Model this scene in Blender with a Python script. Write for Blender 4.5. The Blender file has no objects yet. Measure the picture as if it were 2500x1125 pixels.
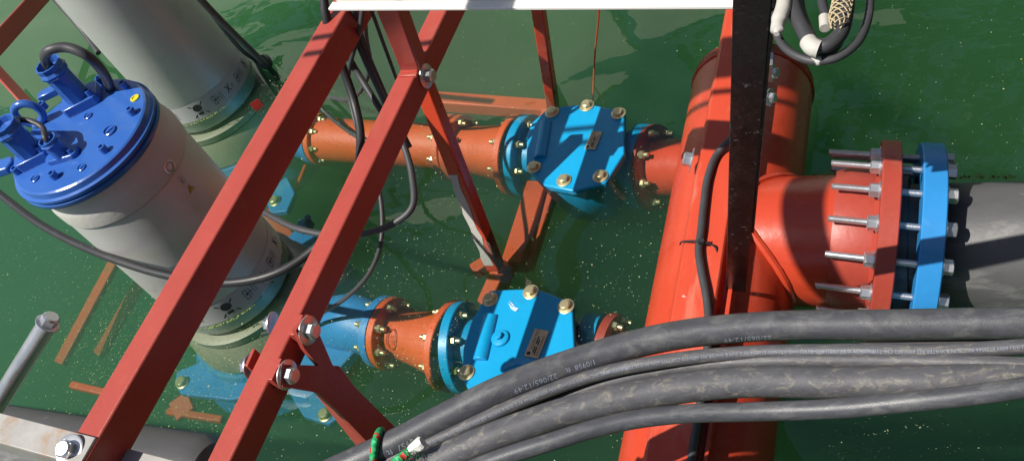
import bpy, bmesh, math, random
from mathutils import Vector, Matrix
random.seed(7)
V = Vector
scn = bpy.context.scene
COL = scn.collection

# ------------------------------------------------------------------ camera
F = 2373.0; CX, CY = 1250.0, 562.5; H = 2.48
Yc = V((1077, -3562, 2373)).normalized()
Dc = V((1128, 1922, 2373)); Dc = (Dc - Yc*Dc.dot(Yc)).normalized()
Xc = Dc.cross(Yc)
def ray(u, v):
    q = V((u-CX, v-CY, F)); return V((q.dot(Xc), q.dot(Yc), -q.dot(Dc)))
CAM = V((0, 0, H))
def P(u, v, z):                      # world point at height z seen at photo pixel (u, v)
    r = ray(u, v); return CAM + r*((z-H)/r.z)
cam_d = bpy.data.cameras.new('camera'); cam = bpy.data.objects.new('camera', cam_d)
COL.objects.link(cam); scn.camera = cam
ex = V((Xc.x, Yc.x, -Dc.x)); ey = V((Xc.y, Yc.y, -Dc.y)); ez = V((Xc.z, Yc.z, -Dc.z))
cam.matrix_world = Matrix(((ex.x, -ey.x, -ez.x, 0), (ex.y, -ey.y, -ez.y, 0), (ex.z, -ey.z, -ez.z, H), (0, 0, 0, 1)))
cam_d.sensor_fit = 'HORIZONTAL'; cam_d.sensor_width = 36; cam_d.lens = 36*F/2500
cam_d.clip_start = .05; cam_d.clip_end = 500

# ------------------------------------------------------------------ materials
def nodes(m):
    m.use_nodes = True; nt = m.node_tree; return nt, nt.nodes, nt.links
def paint(name, col, rough=.4, var=.12, scale=6, metal=0, bump=.15, bscale=60, spec=.5, dirt=None, dirt_amt=.0, dirt_scale=4,
          stretch=None, uv=False, coat=0, chips=None, chips_amt=0, chips_scale=9, dlo=None):
    m = bpy.data.materials.new(name); nt, N, L = nodes(m)
    b = N['Principled BSDF']
    tc = N.new('ShaderNodeTexCoord'); mp = N.new('ShaderNodeMapping')
    L.new(tc.outputs['UV' if uv else 'Object'], mp.inputs[0])
    if stretch: mp.inputs['Scale'].default_value = stretch
    n1 = N.new('ShaderNodeTexNoise'); n1.inputs['Scale'].default_value = scale; n1.inputs['Detail'].default_value = 6; n1.inputs['Roughness'].default_value = .65
    L.new(mp.outputs[0], n1.inputs['Vector'])
    mx = N.new('ShaderNodeMix'); mx.data_type = 'RGBA'
    c = V(col)
    mx.inputs[6].default_value = (*(c*(1-var*1.6)), 1); mx.inputs[7].default_value = (*(c*(1+var*1.6)), 1)
    L.new(n1.outputs[0], mx.inputs[0]); last = mx.outputs[2]
    rgh = rough
    if dirt:
        n2 = N.new('ShaderNodeTexNoise'); n2.inputs['Scale'].default_value = dirt_scale; n2.inputs['Detail'].default_value = 9; n2.inputs['Roughness'].default_value = .72; n2.inputs['Distortion'].default_value = .6
        L.new(mp.outputs[0], n2.inputs['Vector'])
        r2 = N.new('ShaderNodeMapRange'); lo = .62 - dirt_amt*.35 if dlo is None else dlo
        r2.inputs[1].default_value = lo; r2.inputs[2].default_value = lo+.16; L.new(n2.outputs[0], r2.inputs[0])
        m2 = N.new('ShaderNodeMix'); m2.data_type = 'RGBA'; L.new(r2.outputs[0], m2.inputs[0]); L.new(last, m2.inputs[6]); m2.inputs[7].default_value = (*dirt, 1)
        last = m2.outputs[2]
    if chips:
        n3 = N.new('ShaderNodeTexNoise'); n3.inputs['Scale'].default_value = chips_scale; n3.inputs['Detail'].default_value = 8; n3.inputs['Roughness'].default_value = .7
        tc3 = N.new('ShaderNodeTexCoord'); L.new(tc3.outputs['Object'], n3.inputs['Vector'])
        r3 = N.new('ShaderNodeMapRange'); lo = .74-chips_amt*.2; r3.inputs[1].default_value = lo; r3.inputs[2].default_value = lo+.02; L.new(n3.outputs[0], r3.inputs[0])
        m3 = N.new('ShaderNodeMix'); m3.data_type = 'RGBA'; L.new(r3.outputs[0], m3.inputs[0]); L.new(last, m3.inputs[6]); m3.inputs[7].default_value = (*chips, 1)
        last = m3.outputs[2]
    L.new(last, b.inputs['Base Color'])
    rr = N.new('ShaderNodeMapRange'); rr.inputs[3].default_value = max(.05, rough-.1); rr.inputs[4].default_value = min(1, rough+.12)
    L.new(n1.outputs[0], rr.inputs[0]); L.new(rr.outputs[0], b.inputs['Roughness'])
    b.inputs['Metallic'].default_value = metal
    b.inputs['Specular IOR Level'].default_value = spec
    if coat: b.inputs['Coat Weight'].default_value = coat; b.inputs['Coat Roughness'].default_value = .12
    if bump:
        nb = N.new('ShaderNodeTexNoise'); nb.inputs['Scale'].default_value = bscale; nb.inputs['Detail'].default_value = 4
        L.new(mp.outputs[0], nb.inputs['Vector'])
        bm_ = N.new('ShaderNodeBump'); bm_.inputs['Strength'].default_value = bump; bm_.inputs['Distance'].default_value = .004
        L.new(nb.outputs[0], bm_.inputs['Height']); L.new(bm_.outputs[0], b.inputs['Normal'])
    return m

M = {}
M['beam'] = paint('red_primer_paint', (.40, .064, .046), .40, .12, 5, dirt=(.40, .11, .075), dirt_amt=.1, dirt_scale=4, bump=.18, bscale=70, spec=.55, chips=(.62, .36, .30), chips_amt=.03, chips_scale=24, dlo=.54)
M['mani'] = paint('orange_red_paint', (.53, .058, .024), .27, .09, 4, bump=.22, bscale=26, spec=.55, dirt=(.44, .036, .012), dirt_amt=.1, dirt_scale=4, chips=(.66, .34, .26), chips_amt=.04, chips_scale=18, dlo=.52)
M['strut'] = paint('weathered_red_paint', (.56, .062, .026), .4, .12, 3, bump=.25, bscale=26, dirt=(.6, .16, .10), dirt_amt=.28, dirt_scale=5, stretch=(2.2, .5, 2), chips=(.78, .66, .62), chips_amt=.16, chips_scale=15)
M['flange'] = paint('dull_red_paint', (.38, .055, .035), .42, .16, 7, bump=.2, bscale=50, dirt=(.45, .13, .08), dirt_amt=.15)
M['cast'] = paint('orange_cast_iron_paint', (.62, .105, .025), .5, .14, 7, bump=.5, bscale=70, dirt=(.5, .17, .06), dirt_amt=.15, dirt_scale=5)
M['subred'] = paint('submerged_red_paint', (.58, .085, .02), .5, .16, 6, bump=.2, dirt=(.25, .13, .03), dirt_amt=.2, dirt_scale=4)
M['lid'] = paint('deep_blue_paint', (.035, .125, .44), .24, .08, 6, bump=.16, bscale=40, spec=.6, coat=.2, dirt=(.06, .15, .38), dirt_amt=.1, dirt_scale=8, chips=(.45, .42, .38), chips_amt=-.05, chips_scale=22)
M['valve'] = paint('bright_blue_paint', (.002, .32, .62), .38, .07, 6, bump=.15, bscale=50, spec=.5, dirt=(.02, .22, .44), dirt_amt=.12, dirt_scale=9, chips=(.25, .45, .6), chips_amt=.02, chips_scale=30)
M['ring'] = paint('sky_blue_ring_paint', (.03, .25, .60), .35, .12, 5, bump=.2, bscale=40, dirt=(.12, .33, .56), dirt_amt=.1)
M['deepblue'] = paint('pump_casing_blue', (.03, .22, .5), .45, .15, 6, bump=.25, dirt=(.09, .3, .42), dirt_amt=.2)
M['grey'] = paint('grey_coated_steel', (.60, .59, .57), .40, .07, 3, bump=.10, bscale=160, metal=.25, spec=.6, dirt=(.44, .42, .38), dirt_amt=.12, dirt_scale=2.2)
M['collar'] = paint('pale_cast_collar', (.60, .585, .54), .5, .07, 3, bump=.22, bscale=60)
M['wetgrey'] = paint('algae_stained_grey', (.26, .26, .18), .5, .15, 4, bump=.1, dirt=(.20, .21, .10), dirt_amt=.25, dirt_scale=5)
M['label'] = paint('pale_sticker_film', (.50, .50, .49), .35, .04, 3, bump=0)
M['ink'] = paint('black_ink', (.02, .02, .022), .5, .05, 3, bump=0)
M['white'] = paint('white_painted_rail', (.82, .80, .76), .35, .04, 3, bump=.08, dirt=(.42, .3, .2), dirt_amt=-.18, dirt_scale=9)
M['zinc'] = paint('zinc_plated_steel', (.66, .67, .69), .32, .12, 14, metal=.85, bump=.1, dirt=(.5, .49, .45), dirt_amt=.1, dirt_scale=9)
M['yzinc'] = paint('yellow_zinc_bolt', (.62, .56, .33), .36, .14, 14, metal=.75, bump=.1)
M['galv'] = paint('galvanised_steel', (.60, .59, .58), .3, .12, 9, metal=.85, bump=.12, dirt=(.45, .33, .22), dirt_amt=.12, dirt_scale=5)
M['galvang'] = paint('dull_galvanised_angle', (.40, .385, .36), .5, .12, 9, metal=.25, bump=.15, dirt=(.37, .25, .16), dirt_amt=.22, dirt_scale=7)
M['black'] = paint('black_steel_paint', (.012, .011, .012), .3, .3, 9, bump=.35, bscale=45, dirt=(.10, .10, .10), dirt_amt=.04, dirt_scale=30, spec=.6, chips=(.17, .17, .18), chips_amt=.6, chips_scale=42)
M['hdpe'] = paint('scuffed_black_plastic', (.085, .085, .088), .52, .2, 5, bump=.12, dirt=(.22, .215, .205), dirt_amt=.22, dirt_scale=3.2, stretch=(1, 2.2, 2.2), chips=(.24, .23, .21), chips_amt=.04, chips_scale=16)
M['rubber'] = paint('dusty_black_rubber', (.068, .070, .080), .42, .35, 4, bump=.12, bscale=40, dirt=(.13, .13, .13), dirt_amt=.15, dirt_scale=3, uv=True, stretch=(6, 1.6, 1), spec=.6, chips=(.36, .35, .33), chips_amt=.04, chips_scale=34, dlo=.50)
M['mudrub'] = paint('muddy_black_rubber', (.09, .09, .10), .5, .35, 4, bump=.15, bscale=40, dirt=(.24, .22, .18), dirt_amt=.3, dirt_scale=5, uv=True, stretch=(6.5, 2.0, 1), spec=.5, chips=(.42, .39, .33), chips_amt=.05, chips_scale=28, dlo=.52)
M['thin'] = paint('grey_black_cable_jacket', (.050, .050, .055), .48, .2, 5, bump=.1, bscale=60, dirt=(.12, .12, .115), dirt_amt=.15, dirt_scale=6, uv=True, stretch=(3, 1, 1))
M['bthin'] = paint('black_cable_jacket', (.022, .022, .025), .45, .2, 5, bump=.1, uv=True, dirt=(.09, .09, .09), dirt_amt=.1, dirt_scale=6, stretch=(3, 1, 1))
M['tape'] = paint('pale_grey_tape_and_glint', (.52, .50, .46), .6, .08, 12, bump=.3, bscale=60)
M['sock'] = paint('tan_braided_cord', (.52, .42, .26), .7, .12, 20, bump=.2)
M['plate'] = paint('brass_coloured_nameplate', (.52, .48, .30), .4, .06, 12, metal=.1, bump=0)
M['yellow'] = paint('yellow_mark', (.72, .60, .02), .4, .05, 5, bump=0)
M['printw'] = paint('pale_print', (.25, .28, .34), .6, .1, 40, bump=0)
M['redtag'] = paint('red_tag', (.5, .03, .02), .5, .1, 10, bump=0)
M['orange'] = paint('orange_cord', (.6, .10, .02), .6, .1, 20, bump=0)
M['dark'] = paint('dark_sky_blocker', (.02, .022, .02), .6, .2, 3, bump=.1)
M['pale'] = paint('pale_weathered_deck', (.20, .21, .20), .6, .25, 2, bump=.2)
M['algae'] = paint('algae_green', (.26, .34, .06), .7, .2, 30, bump=0)
M['speck'] = paint('pale_speck', (.32, .38, .20), .7, .3, 30, bump=0)

def rope_mat():
    m = bpy.data.materials.new('green_braided_rope'); nt, N, L = nodes(m); b = N['Principled BSDF']
    tc = N.new('ShaderNodeTexCoord'); mp = N.new('ShaderNodeMapping'); mp.inputs['Scale'].default_value = (60, 1.6, 1)
    mp.inputs['Rotation'].default_value = (0, 0, .0)
    L.new(tc.outputs['UV'], mp.inputs[0])
    vo = N.new('ShaderNodeTexVoronoi'); vo.inputs['Scale'].default_value = 2.2; L.new(mp.outputs[0], vo.inputs['Vector'])
    sp = N.new('ShaderNodeSeparateColor'); L.new(vo.outputs['Color'], sp.inputs[0])
    cr = N.new('ShaderNodeValToRGB'); cr.color_ramp.interpolation = 'CONSTANT'
    e = cr.color_ramp.elements; e[0].position = 0; e[0].color = (.01, .30, .09, 1); e[1].position = .66; e[1].color = (.45, .03, .02, 1)
    q = e.new(.80); q.color = (.02, .06, .40, 1); q = e.new(.92); q.color = (.03, .42, .16, 1)
    L.new(sp.outputs[0], cr.inputs[0]); L.new(cr.outputs[0], b.inputs['Base Color']); b.inputs['Roughness'].default_value = .6
    bp = N.new('ShaderNodeBump'); bp.inputs['Distance'].default_value = .003; L.new(vo.outputs['Distance'], bp.inputs['Height']); L.new(bp.outputs[0], b.inputs['Normal'])
    return m
M['rope'] = rope_mat()

# ------------------------------------------------------------------ mesh building
def basis(d, up=(0, 0, 1), o=(0, 0, 0)):     # local Z along d
    z = V(d).normalized(); u = V(up)
    if abs(z.dot(u.normalized())) > .98: u = V((0, 1, 0)) if abs(z.y) < .9 else V((1, 0, 0))
    x = u.cross(z).normalized(); y = z.cross(x)
    o = V(o)
    return Matrix(((x.x, y.x, z.x, o.x), (x.y, y.y, z.y, o.y), (x.z, y.z, z.z, o.z), (0, 0, 0, 1)))
def T(x, y, z): return Matrix.Translation((x, y, z))
class MB:
    def __init__(s): s.v = []; s.f = []; s.uv = {}
    def add(s, vs, fs, Mx=None, uvs=None):
        b = len(s.v)
        s.v += [tuple(Mx @ V(p)) if Mx else tuple(p) for p in vs]
        for i, f in enumerate(fs):
            if uvs: s.uv[len(s.f)] = uvs[i]
            s.f.append(tuple(b+k for k in f))
        return s
    def box(s, Mx, sx, sy, sz, cz=True):      # centred box
        x, y, z = sx/2, sy/2, sz/2
        return s.add([(-x, -y, -z), (x, -y, -z), (x, y, -z), (-x, y, -z), (-x, -y, z), (x, -y, z), (x, y, z), (-x, y, z)],
              [(0, 3, 2, 1), (4, 5, 6, 7), (0, 1, 5, 4), (1, 2, 6, 5), (2, 3, 7, 6), (3, 0, 4, 7)], Mx)
    def prism(s, pts, h0, h1, Mx=None):       # polygon (ccw) extruded along local z
        n = len(pts); vs = [(p[0], p[1], h0) for p in pts]+[(p[0], p[1], h1) for p in pts]
        fs = [tuple(range(n-1, -1, -1)), tuple(range(n, 2*n))]+[(i, (i+1) % n, n+(i+1) % n, n+i) for i in range(n)]
        return s.add(vs, fs, Mx)
    def lathe(s, prof, Mx=None, n=48, a0=0, a1=2*math.pi, caps=True):   # prof: (r, h)
        full = abs(a1-a0-2*math.pi) < 1e-6; k = n if full else n+1
        vs = []; fs = []; rows = []
        for r, h in prof:
            if r < 1e-6: rows.append([len(vs)]); vs.append((0, 0, h))
            else:
                rows.append(list(range(len(vs), len(vs)+k)))
                vs += [(r*math.cos(a0+(a1-a0)*i/n), r*math.sin(a0+(a1-a0)*i/n), h) for i in range(k)]
        for a, b in zip(rows, rows[1:]):
            m = k if full else k-1
            for i in range(m):
                j = (i+1) % k
                if len(a) == 1 and len(b) == 1: continue
                if len(a) == 1: fs.append((a[0], b[j], b[i]))
                elif len(b) == 1: fs.append((a[i], a[j], b[0]))
                else: fs.append((a[i], a[j], b[j], b[i]))
        if caps and full:
            if len(rows[0]) > 1: fs.append(tuple(rows[0][::-1]))
            if len(rows[-1]) > 1: fs.append(tuple(rows[-1]))
        return s.add(vs, fs, Mx)
    def tube(s, pts, r, n=14, closed=False, caps=True):
        fr = frames(pts, closed); m = len(pts); vs = []; fs = []; uvs = []; L = 0; ls = [0]
        for i in range(1, m): L += (pts[i]-pts[i-1]).length; ls.append(L)
        for i, (p, t, a, b) in enumerate(fr):
            rr = r[min(i, len(r)-1)] if isinstance(r, (list, tuple)) else r
            for j in range(n):
                an = 2*math.pi*j/n; vs.append(p+(a*math.cos(an)+b*math.sin(an))*rr)
        for i in range(m if closed else m-1):
            i2 = (i+1) % m
            for j in range(n):
                j2 = (j+1) % n; fs.append((i*n+j, i*n+j2, i2*n+j2, i2*n+j))
                la, lb = ls[i], ls[i2] if i2 else L+.01
                uvs.append(((la, j/n), (la, (j+1)/n), (lb, (j+1)/n), (lb, j/n)))
        if caps and not closed:
            fs.append(tuple(range(n-1, -1, -1))); fs.append(tuple(range((m-1)*n, m*n)))
            uvs += [tuple((0, 0) for _ in range(n))]*2
        return s.add(vs, fs, None, uvs)
def frames(pts, closed=False):
    m = len(pts); out = []; a = None
    for i in range(m):
        if closed: t = pts[(i+1) % m]-pts[i-1]
        else: t = pts[min(i+1, m-1)]-pts[max(i-1, 0)]
        t = t.normalized()
        if a is None:
            a = t.cross(V((0, 0, 1)));
            if a.length < .05: a = t.cross(V((0, 1, 0)))
            a.normalize()
        a = (a-t*a.dot(t)).normalized(); out.append((pts[i], t, a, t.cross(a)))
    return out
def spline(pts, k=10):
    pts = [V(p) for p in pts]; q = [pts[0]*2-pts[1]]+pts+[pts[-1]*2-pts[-2]]; out = []
    for i in range(1, len(q)-2):
        p0, p1, p2, p3 = q[i-1:i+3]
        # centripetal parametrisation
        d1 = max((p1-p0).length**.5, 1e-4); d2 = max((p2-p1).length**.5, 1e-4); d3 = max((p3-p2).length**.5, 1e-4)
        m1 = ((p1-p0)/d1-(p2-p0)/(d1+d2)+(p2-p1)/d2)*d2; m2 = ((p2-p1)/d2-(p3-p1)/(d2+d3)+(p3-p2)/d3)*d2
        for j in range(k):
            t = j/k; out.append(p1*(2*t**3-3*t*t+1)+m1*(t**3-2*t*t+t)+p2*(-2*t**3+3*t*t)+m2*(t**3-t*t))
    out.append(pts[-1]); return out

def finish(me, ang=32):
    for p in me.polygons: p.use_smooth = True
    me.set_sharp_from_angle(angle=math.radians(ang))
def tag(o, label=None, cat=None, group=None, kind=None):
    if label: o['label'] = label
    if cat: o['category'] = cat
    if group: o['group'] = group
    if kind: o['kind'] = kind
    return o
def obj(name, mb, mat, parent=None, bev=0, ang=32, origin=None, label=None):
    """links the collected shapes (given in world space) as ONE mesh object, origin at the parent or at its own base"""
    if parent is not None: o0 = wloc(parent)
    elif origin is not None: o0 = V(origin)
    else:
        xs = [v[0] for v in mb.v]; ys = [v[1] for v in mb.v]; zs = [v[2] for v in mb.v]
        o0 = V(((min(xs)+max(xs))/2, (min(ys)+max(ys))/2, min(zs)))
    me = bpy.data.meshes.new(name); me.from_pydata([(v[0]-o0.x, v[1]-o0.y, v[2]-o0.z) for v in mb.v], [], mb.f)
    if mb.uv:
        uv = me.uv_layers.new(name='uv')
        for pi, p in enumerate(me.polygons):
            c = mb.uv.get(pi)
            if c:
                for k, li in enumerate(p.loop_indices): uv.data[li].uv = c[k]
    me.materials.append(mat); me.validate(); finish(me, ang)
    o = bpy.data.objects.new(name, me); COL.objects.link(o)
    if parent is None: o.location = o0
    else: o.parent = parent
    if bev:
        b = o.modifiers.new('bevel', 'BEVEL'); b.width = bev; b.segments = 2; b.limit_method = 'ANGLE'; b.angle_limit = math.radians(40)
    if label: o['label'] = label
    return o
WL = {}
def wloc(o):
    r = V((0, 0, 0))
    while o is not None: r = r+o.location; o = o.parent
    return r
def empty(name, loc, label, cat, group=None):
    o = bpy.data.objects.new(name, None); COL.objects.link(o); o.location = loc; o.empty_display_size = .1
    return tag(o, label, cat, group)
def inst(name, me, Mw, parent):              # a part sharing mesh data, placed by world matrix under an unrotated parent
    o = bpy.data.objects.new(name, me); COL.objects.link(o); o.parent = parent
    o.matrix_basis = Matrix.Translation(-wloc(parent)) @ Mw
    return o
def local_mesh(name, mb, mat, ang=32):
    me = bpy.data.meshes.new(name); me.from_pydata(mb.v, [], mb.f); me.materials.append(mat); finish(me, ang); return me
def hexpts(r, a0=.26): return [(r*math.cos(a0+i*math.pi/3), r*math.sin(a0+i*math.pi/3)) for i in range(6)]
def hex_bolt_mesh(name, af, mat, washer=1.0, hh=.62, stub=0.0, wt=.08):
    m = MB(); wr = af*washer*.95
    m.lathe([(wr, 0), (wr, af*wt), (wr*.93, af*(wt+.03))], n=28)
    m.prism(hexpts(af*.577), af*(wt+.03), af*(wt+.03+hh*.8))
    m.lathe([(af*.56, af*(wt+.03+hh*.8)), (af*.44, af*(wt+.03+hh)), (0, af*(wt+.05+hh))], n=12)
    if stub: m.lathe([(af*.33, 0), (af*.33, af*(hh+stub)), (af*.26, af*(hh+stub+.06))], n=16)
    return local_mesh(name, m, mat)
def stud_mesh(name, r, L, mat):              # threaded rod
    m = MB(); prof = [(r*.8, -L/2)]; n = int(L/.0032)
    for i in range(n):
        h = -L/2+.002+(L-.004)*i/n; prof += [(r*.86, h), (r, h+(L-.004)/n*.5)]
    prof.append((r*.8, L/2)); m.lathe(prof, n=14); return local_mesh(name, m, mat, 80)

BOLT_Z = hex_bolt_mesh('bolt', .034, M['zinc'], washer=1.0)
BOLT_BIG = hex_bolt_mesh('bolt', .038, M['zinc'], washer=1.05)
BOLT_Y = hex_bolt_mesh('bolt', .032, M['yzinc'], washer=.92, hh=.5)
BOLT_YS = hex_bolt_mesh('bolt', .026, M['yzinc'], washer=.66, stub=.7)
BOLT_LUG = hex_bolt_mesh('bolt', .040, M['yzinc'], washer=.75, hh=.5)

# ------------------------------------------------------------------ world, light, render
SX, SY = .48, .40                            # horizontal travel of a shadow per metre of height
sun_dir = V((-SX, -SY, 1)).normalized()      # towards the sun
el = math.asin(sun_dir.z); az = math.atan2(sun_dir.x, sun_dir.y)
w = bpy.data.worlds.new('World'); scn.world = w; w.use_nodes = True
nt = w.node_tree; bg = nt.nodes['Background']; sky = nt.nodes.new('ShaderNodeTexSky'); sky.sky_type = 'NISHITA'
sky.sun_disc = False; sky.sun_elevation = el; sky.sun_rotation = az; sky.altitude = 200; sky.dust_density = 1.2
nt.links.new(sky.outputs[0], bg.inputs[0]); bg.inputs[1].default_value = .07
sl = bpy.data.lights.new('sun', 'SUN'); sl.energy = 5.0; sl.angle = math.radians(.53); sl.color = (1, .95, .87)
so = bpy.data.objects.new('sun', sl); COL.objects.link(so); so.rotation_euler = sun_dir.to_track_quat('Z', 'Y').to_euler(); so.location = (-3, -3, 8)
scn.view_settings.view_transform = 'Standard'; scn.view_settings.look = 'None'; scn.view_settings.gamma = 1; scn.view_settings.exposure = .22
scn.render.engine = 'CYCLES'
cy = scn.cycles; cy.use_denoising = True; cy.max_bounces = 8; cy.transparent_max_bounces = 16; cy.volume_bounces = 1; cy.diffuse_bounces = 3
cy.glossy_bounces = 3; cy.caustics_reflective = False; cy.caustics_refractive = False; cy.sample_clamp_indirect = 6

# ------------------------------------------------------------------ water
def water_mat():
    m = bpy.data.materials.new('green_water'); nt, N, L = nodes(m); N.remove(N['Principled BSDF']); out = N['Material Output']
    tr = N.new('ShaderNodeBsdfTransparent'); tr.inputs[0].default_value = (.97, .99, .98, 1)
    gl = N.new('ShaderNodeBsdfGlossy'); gl.inputs['Roughness'].default_value = .015; gl.inputs[0].default_value = (1, 1, 1, 1)
    fr = N.new('ShaderNodeFresnel'); fr.inputs[0].default_value = 1.55
    mx = N.new('ShaderNodeMixShader'); L.new(fr.outputs[0], mx.inputs[0]); L.new(tr.outputs[0], mx.inputs[1]); L.new(gl.outputs[0], mx.inputs[2])
    L.new(mx.outputs[0], out.inputs['Surface'])
    tc = N.new('ShaderNodeTexCoord')
    n1 = N.new('ShaderNodeTexNoise'); n1.inputs['Scale'].default_value = .7; n1.inputs['Detail'].default_value = 1.2; n1.inputs['Distortion'].default_value = .5
    n2 = N.new('ShaderNodeTexNoise'); n2.inputs['Scale'].default_value = 6; n2.inputs['Detail'].default_value = 2
    mp = N.new('ShaderNodeMapping'); mp.inputs['Rotation'].default_value = (0, 0, .6); mp.inputs['Scale'].default_value = (1, 1.7, 1)
    L.new(tc.outputs['Object'], mp.inputs[0]); L.new(mp.outputs[0], n1.inputs['Vector']); L.new(mp.outputs[0], n2.inputs['Vector'])
    ad = N.new('ShaderNodeMath'); ad.operation = 'MULTIPLY_ADD'; ad.inputs[1].default_value = .012; L.new(n2.outputs[0], ad.inputs[0]); L.new(n1.outputs[0], ad.inputs[2])
    bp = N.new('ShaderNodeBump'); bp.inputs['Strength'].default_value = 1; bp.inputs['Distance'].default_value = .085
    L.new(ad.outputs[0], bp.inputs['Height']); L.new(bp.outputs[0], gl.inputs['Normal']); L.new(bp.outputs[0], fr.inputs['Normal'])
    pv = N.new('ShaderNodeVolumePrincipled')
    pv.inputs['Color'].default_value = (.11, .275, .13, 1); pv.inputs['Density'].default_value = 2.1; pv.inputs['Anisotropy'].default_value = .35
    pv.inputs['Absorption Color'].default_value = (.34, .58, .40, 1)
    L.new(pv.outputs[0], out.inputs['Volume'])
    return m
wm = MB(); wm.box(T(0, 10, -1.5), 80, 80, 3.0)
water = obj('water', wm, water_mat(), origin=(0, 0, 0)); tag(water, kind='structure', label='murky green water surface of the pond')
bm_ = MB(); bm_.add([(-40, -30, -3.05), (40, -30, -3.05), (40, 50, -3.05), (-40, 50, -3.05)], [(0, 1, 2, 3)])
bed = obj('pond_bed', bm_, paint('mud', (.05, .06, .03), .9), origin=(0, 0, -3.05)); tag(bed, kind='structure')

# ------------------------------------------------------------------ box beams
def beam_between(name, p0, p1, wd, ht, mat, up=(0, 0, 1), bev=.006, parent=None, label=None, cat=None, group=None):
    """rectangular tube; p0, p1 are the middle of its top face"""
    p0, p1 = V(p0), V(p1); d = p1-p0; L = d.length
    Mx = basis(d, up, (p0+p1)/2)             # local z along beam; local y ~ up; local x ~ side
    m = MB(); m.box(Mx @ T(0, -ht/2, 0), wd, ht, L)
    o = obj(name, m, mat, parent, bev=bev)
    if parent is None: tag(o, label, cat, group)
    return o

# long beams A and B, parallel to the manifold
zA = .86
A0 = P(214, 1060, zA); A1 = P(820, 28, zA); dA = (A1-A0)
beamA = empty('steel_beam', A0, 'long red box beam from the grey corner angle up to the white rail', 'beam', 'long red box beams')
beam_between('beam_tube', A0-dA*.14, A0+dA*1.6, .078, .108, M['beam'], parent=beamA)
zB = .74
B0 = P(500, 1190, zB); Bc = P(1037, 130, zB); B1 = P(1068, 28, zB); dB = (B1-P(562, 1064, zB))
beamB = empty('steel_beam', B0, 'long red box beam crossed by the sloping brace and carrying the forked bracket', 'beam', 'long red box beams')
Bs = P(562, 1064, zB)
beam_between('beam_tube', Bs-dB*.25, Bs+dB*1.5, .066, .085, M['beam'], parent=beamB)
# bolt on the side of B near the crossing
def at_face(me, name, u, v, z, nrm, parent, spin=0):
    p = P(u, v, z); return inst(name, me, basis(nrm, (0, 0, 1), p) @ Matrix.Rotation(spin, 4, 'Z'), parent)
# find point on the +X side plane of beam B
def side_pt(u, v, px):                       # ray hits plane x = px
    r = ray(u, v); return CAM+r*(px/r.x)
dBn = dB.normalized()
xB = lambda y: Bs.x+dB.x*(y-Bs.y)/dB.y+.033
def beam_side_bolt(u, v, me, par, off=.002):
    y = 1.2
    for _ in range(6): p = side_pt(u, v, xB(y)+off); y = p.y
    n = V((dB.y, -dB.x, 0)).normalized()
    return inst('bolt', me, basis(n, (0, 0, 1), p), par), p
beam_side_bolt(1040, 186, BOLT_BIG, beamB)

# brace C: sloping down from the upper left, over B, into the water
Cx = P(1010, 196, zB+.03)
C1 = P(1212, 660, -.10)
dC = Cx-C1
brC = empty('sloping_brace', C1, 'red brace sloping from under the white rail over a beam down into the water', 'brace')
upC = V((-.72, .1, .7))
beam_between('upper_tube', P(1008, 190, zB-.04), P(930, -10, zB+.34), .068, .06, M['beam'], up=(0, -1, 0), parent=brC)
beam_between('lower_tube', P(1018, 196, zB-.12), P(1204, 664, -.14), .052, .056, M['mani'], up=(0, -1, 0), parent=brC)
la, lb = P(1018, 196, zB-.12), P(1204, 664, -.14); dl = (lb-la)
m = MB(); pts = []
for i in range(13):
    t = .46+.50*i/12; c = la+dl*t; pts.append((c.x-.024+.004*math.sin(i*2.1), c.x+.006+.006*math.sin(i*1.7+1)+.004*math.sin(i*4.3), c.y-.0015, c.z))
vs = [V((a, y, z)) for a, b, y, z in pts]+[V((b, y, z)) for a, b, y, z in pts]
m.add(vs, [(i, i+1, 14+i, 13+i) for i in range(12)]); obj('glint_strip', m, M['tape'], brC)  # sun glint on the wet tube, laid on as a pale strip
mw = MB(); mw.box(basis(dB, (0, 0, 1), P(998, 184, zB+.001)), .064, .012, .016); obj('weld_seam', mw, M['beam'], brC, bev=.003)

# post under the rail going into the water
PO0 = P(1298, 25, .55); PO1 = P(1352, 268, -.05)
beam_between('slim_post', P(1296, -60, .62), P(1350, 290, -.18), .042, .05, M['mani'], up=(0, -1, 0), label='slim red post running from behind the white rail down to the far blue valve', cat='post')

# forked bracket D, bolted to B
brD = empty('forked_bracket', P(745, 860, zB-.06), 'dark red forked bracket bolted twice to the side of a long beam', 'bracket')
nB = V((dB.y, -dB.x, 0)).normalized()
_, q1 = beam_side_bolt(752, 806, BOLT_BIG, brD, .034)
_, q2 = beam_side_bolt(700, 914, BOLT_BIG, brD, .034)
for q in (q1, q2):
    m = MB(); Mx = basis(nB, dBn, q); m.box(Mx @ T(0, .0, -.023), .050, .06, .018); obj('fixing_plate', m, M['beam'], brD, bev=.002)
xq = q1.x-.002
hub = side_pt(815, 905, xq); tail = side_pt(1000, 1150, xq+.02)
poly = [(754, 768), (772, 797), (812, 890), (985, 1062), (925, 1108), (824, 1002), (774, 957), (690, 943), (688, 889), (778, 892), (744, 852), (722, 806)]
pp = [side_pt(u, v, xq) for u, v in poly]; m = MB(); n = len(pp)
m.add(pp+[p-V((.012, 0, 0)) for p in pp], [tuple(range(n)), tuple(range(2*n-1, n-1, -1))]+[(i, n+i, n+(i+1) % n, (i+1) % n) for i in range(n)])
obj('forked_plate', m, M['beam'], brD)
du = (tail-hub).normalized()
beam_between('main_tube', hub+du*.02+V((-.044, -.040, 0)), tail+V((-.044, -.040, 0)), .06, .078, M['beam'], up=(0, -1, 0), parent=brD)

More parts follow.
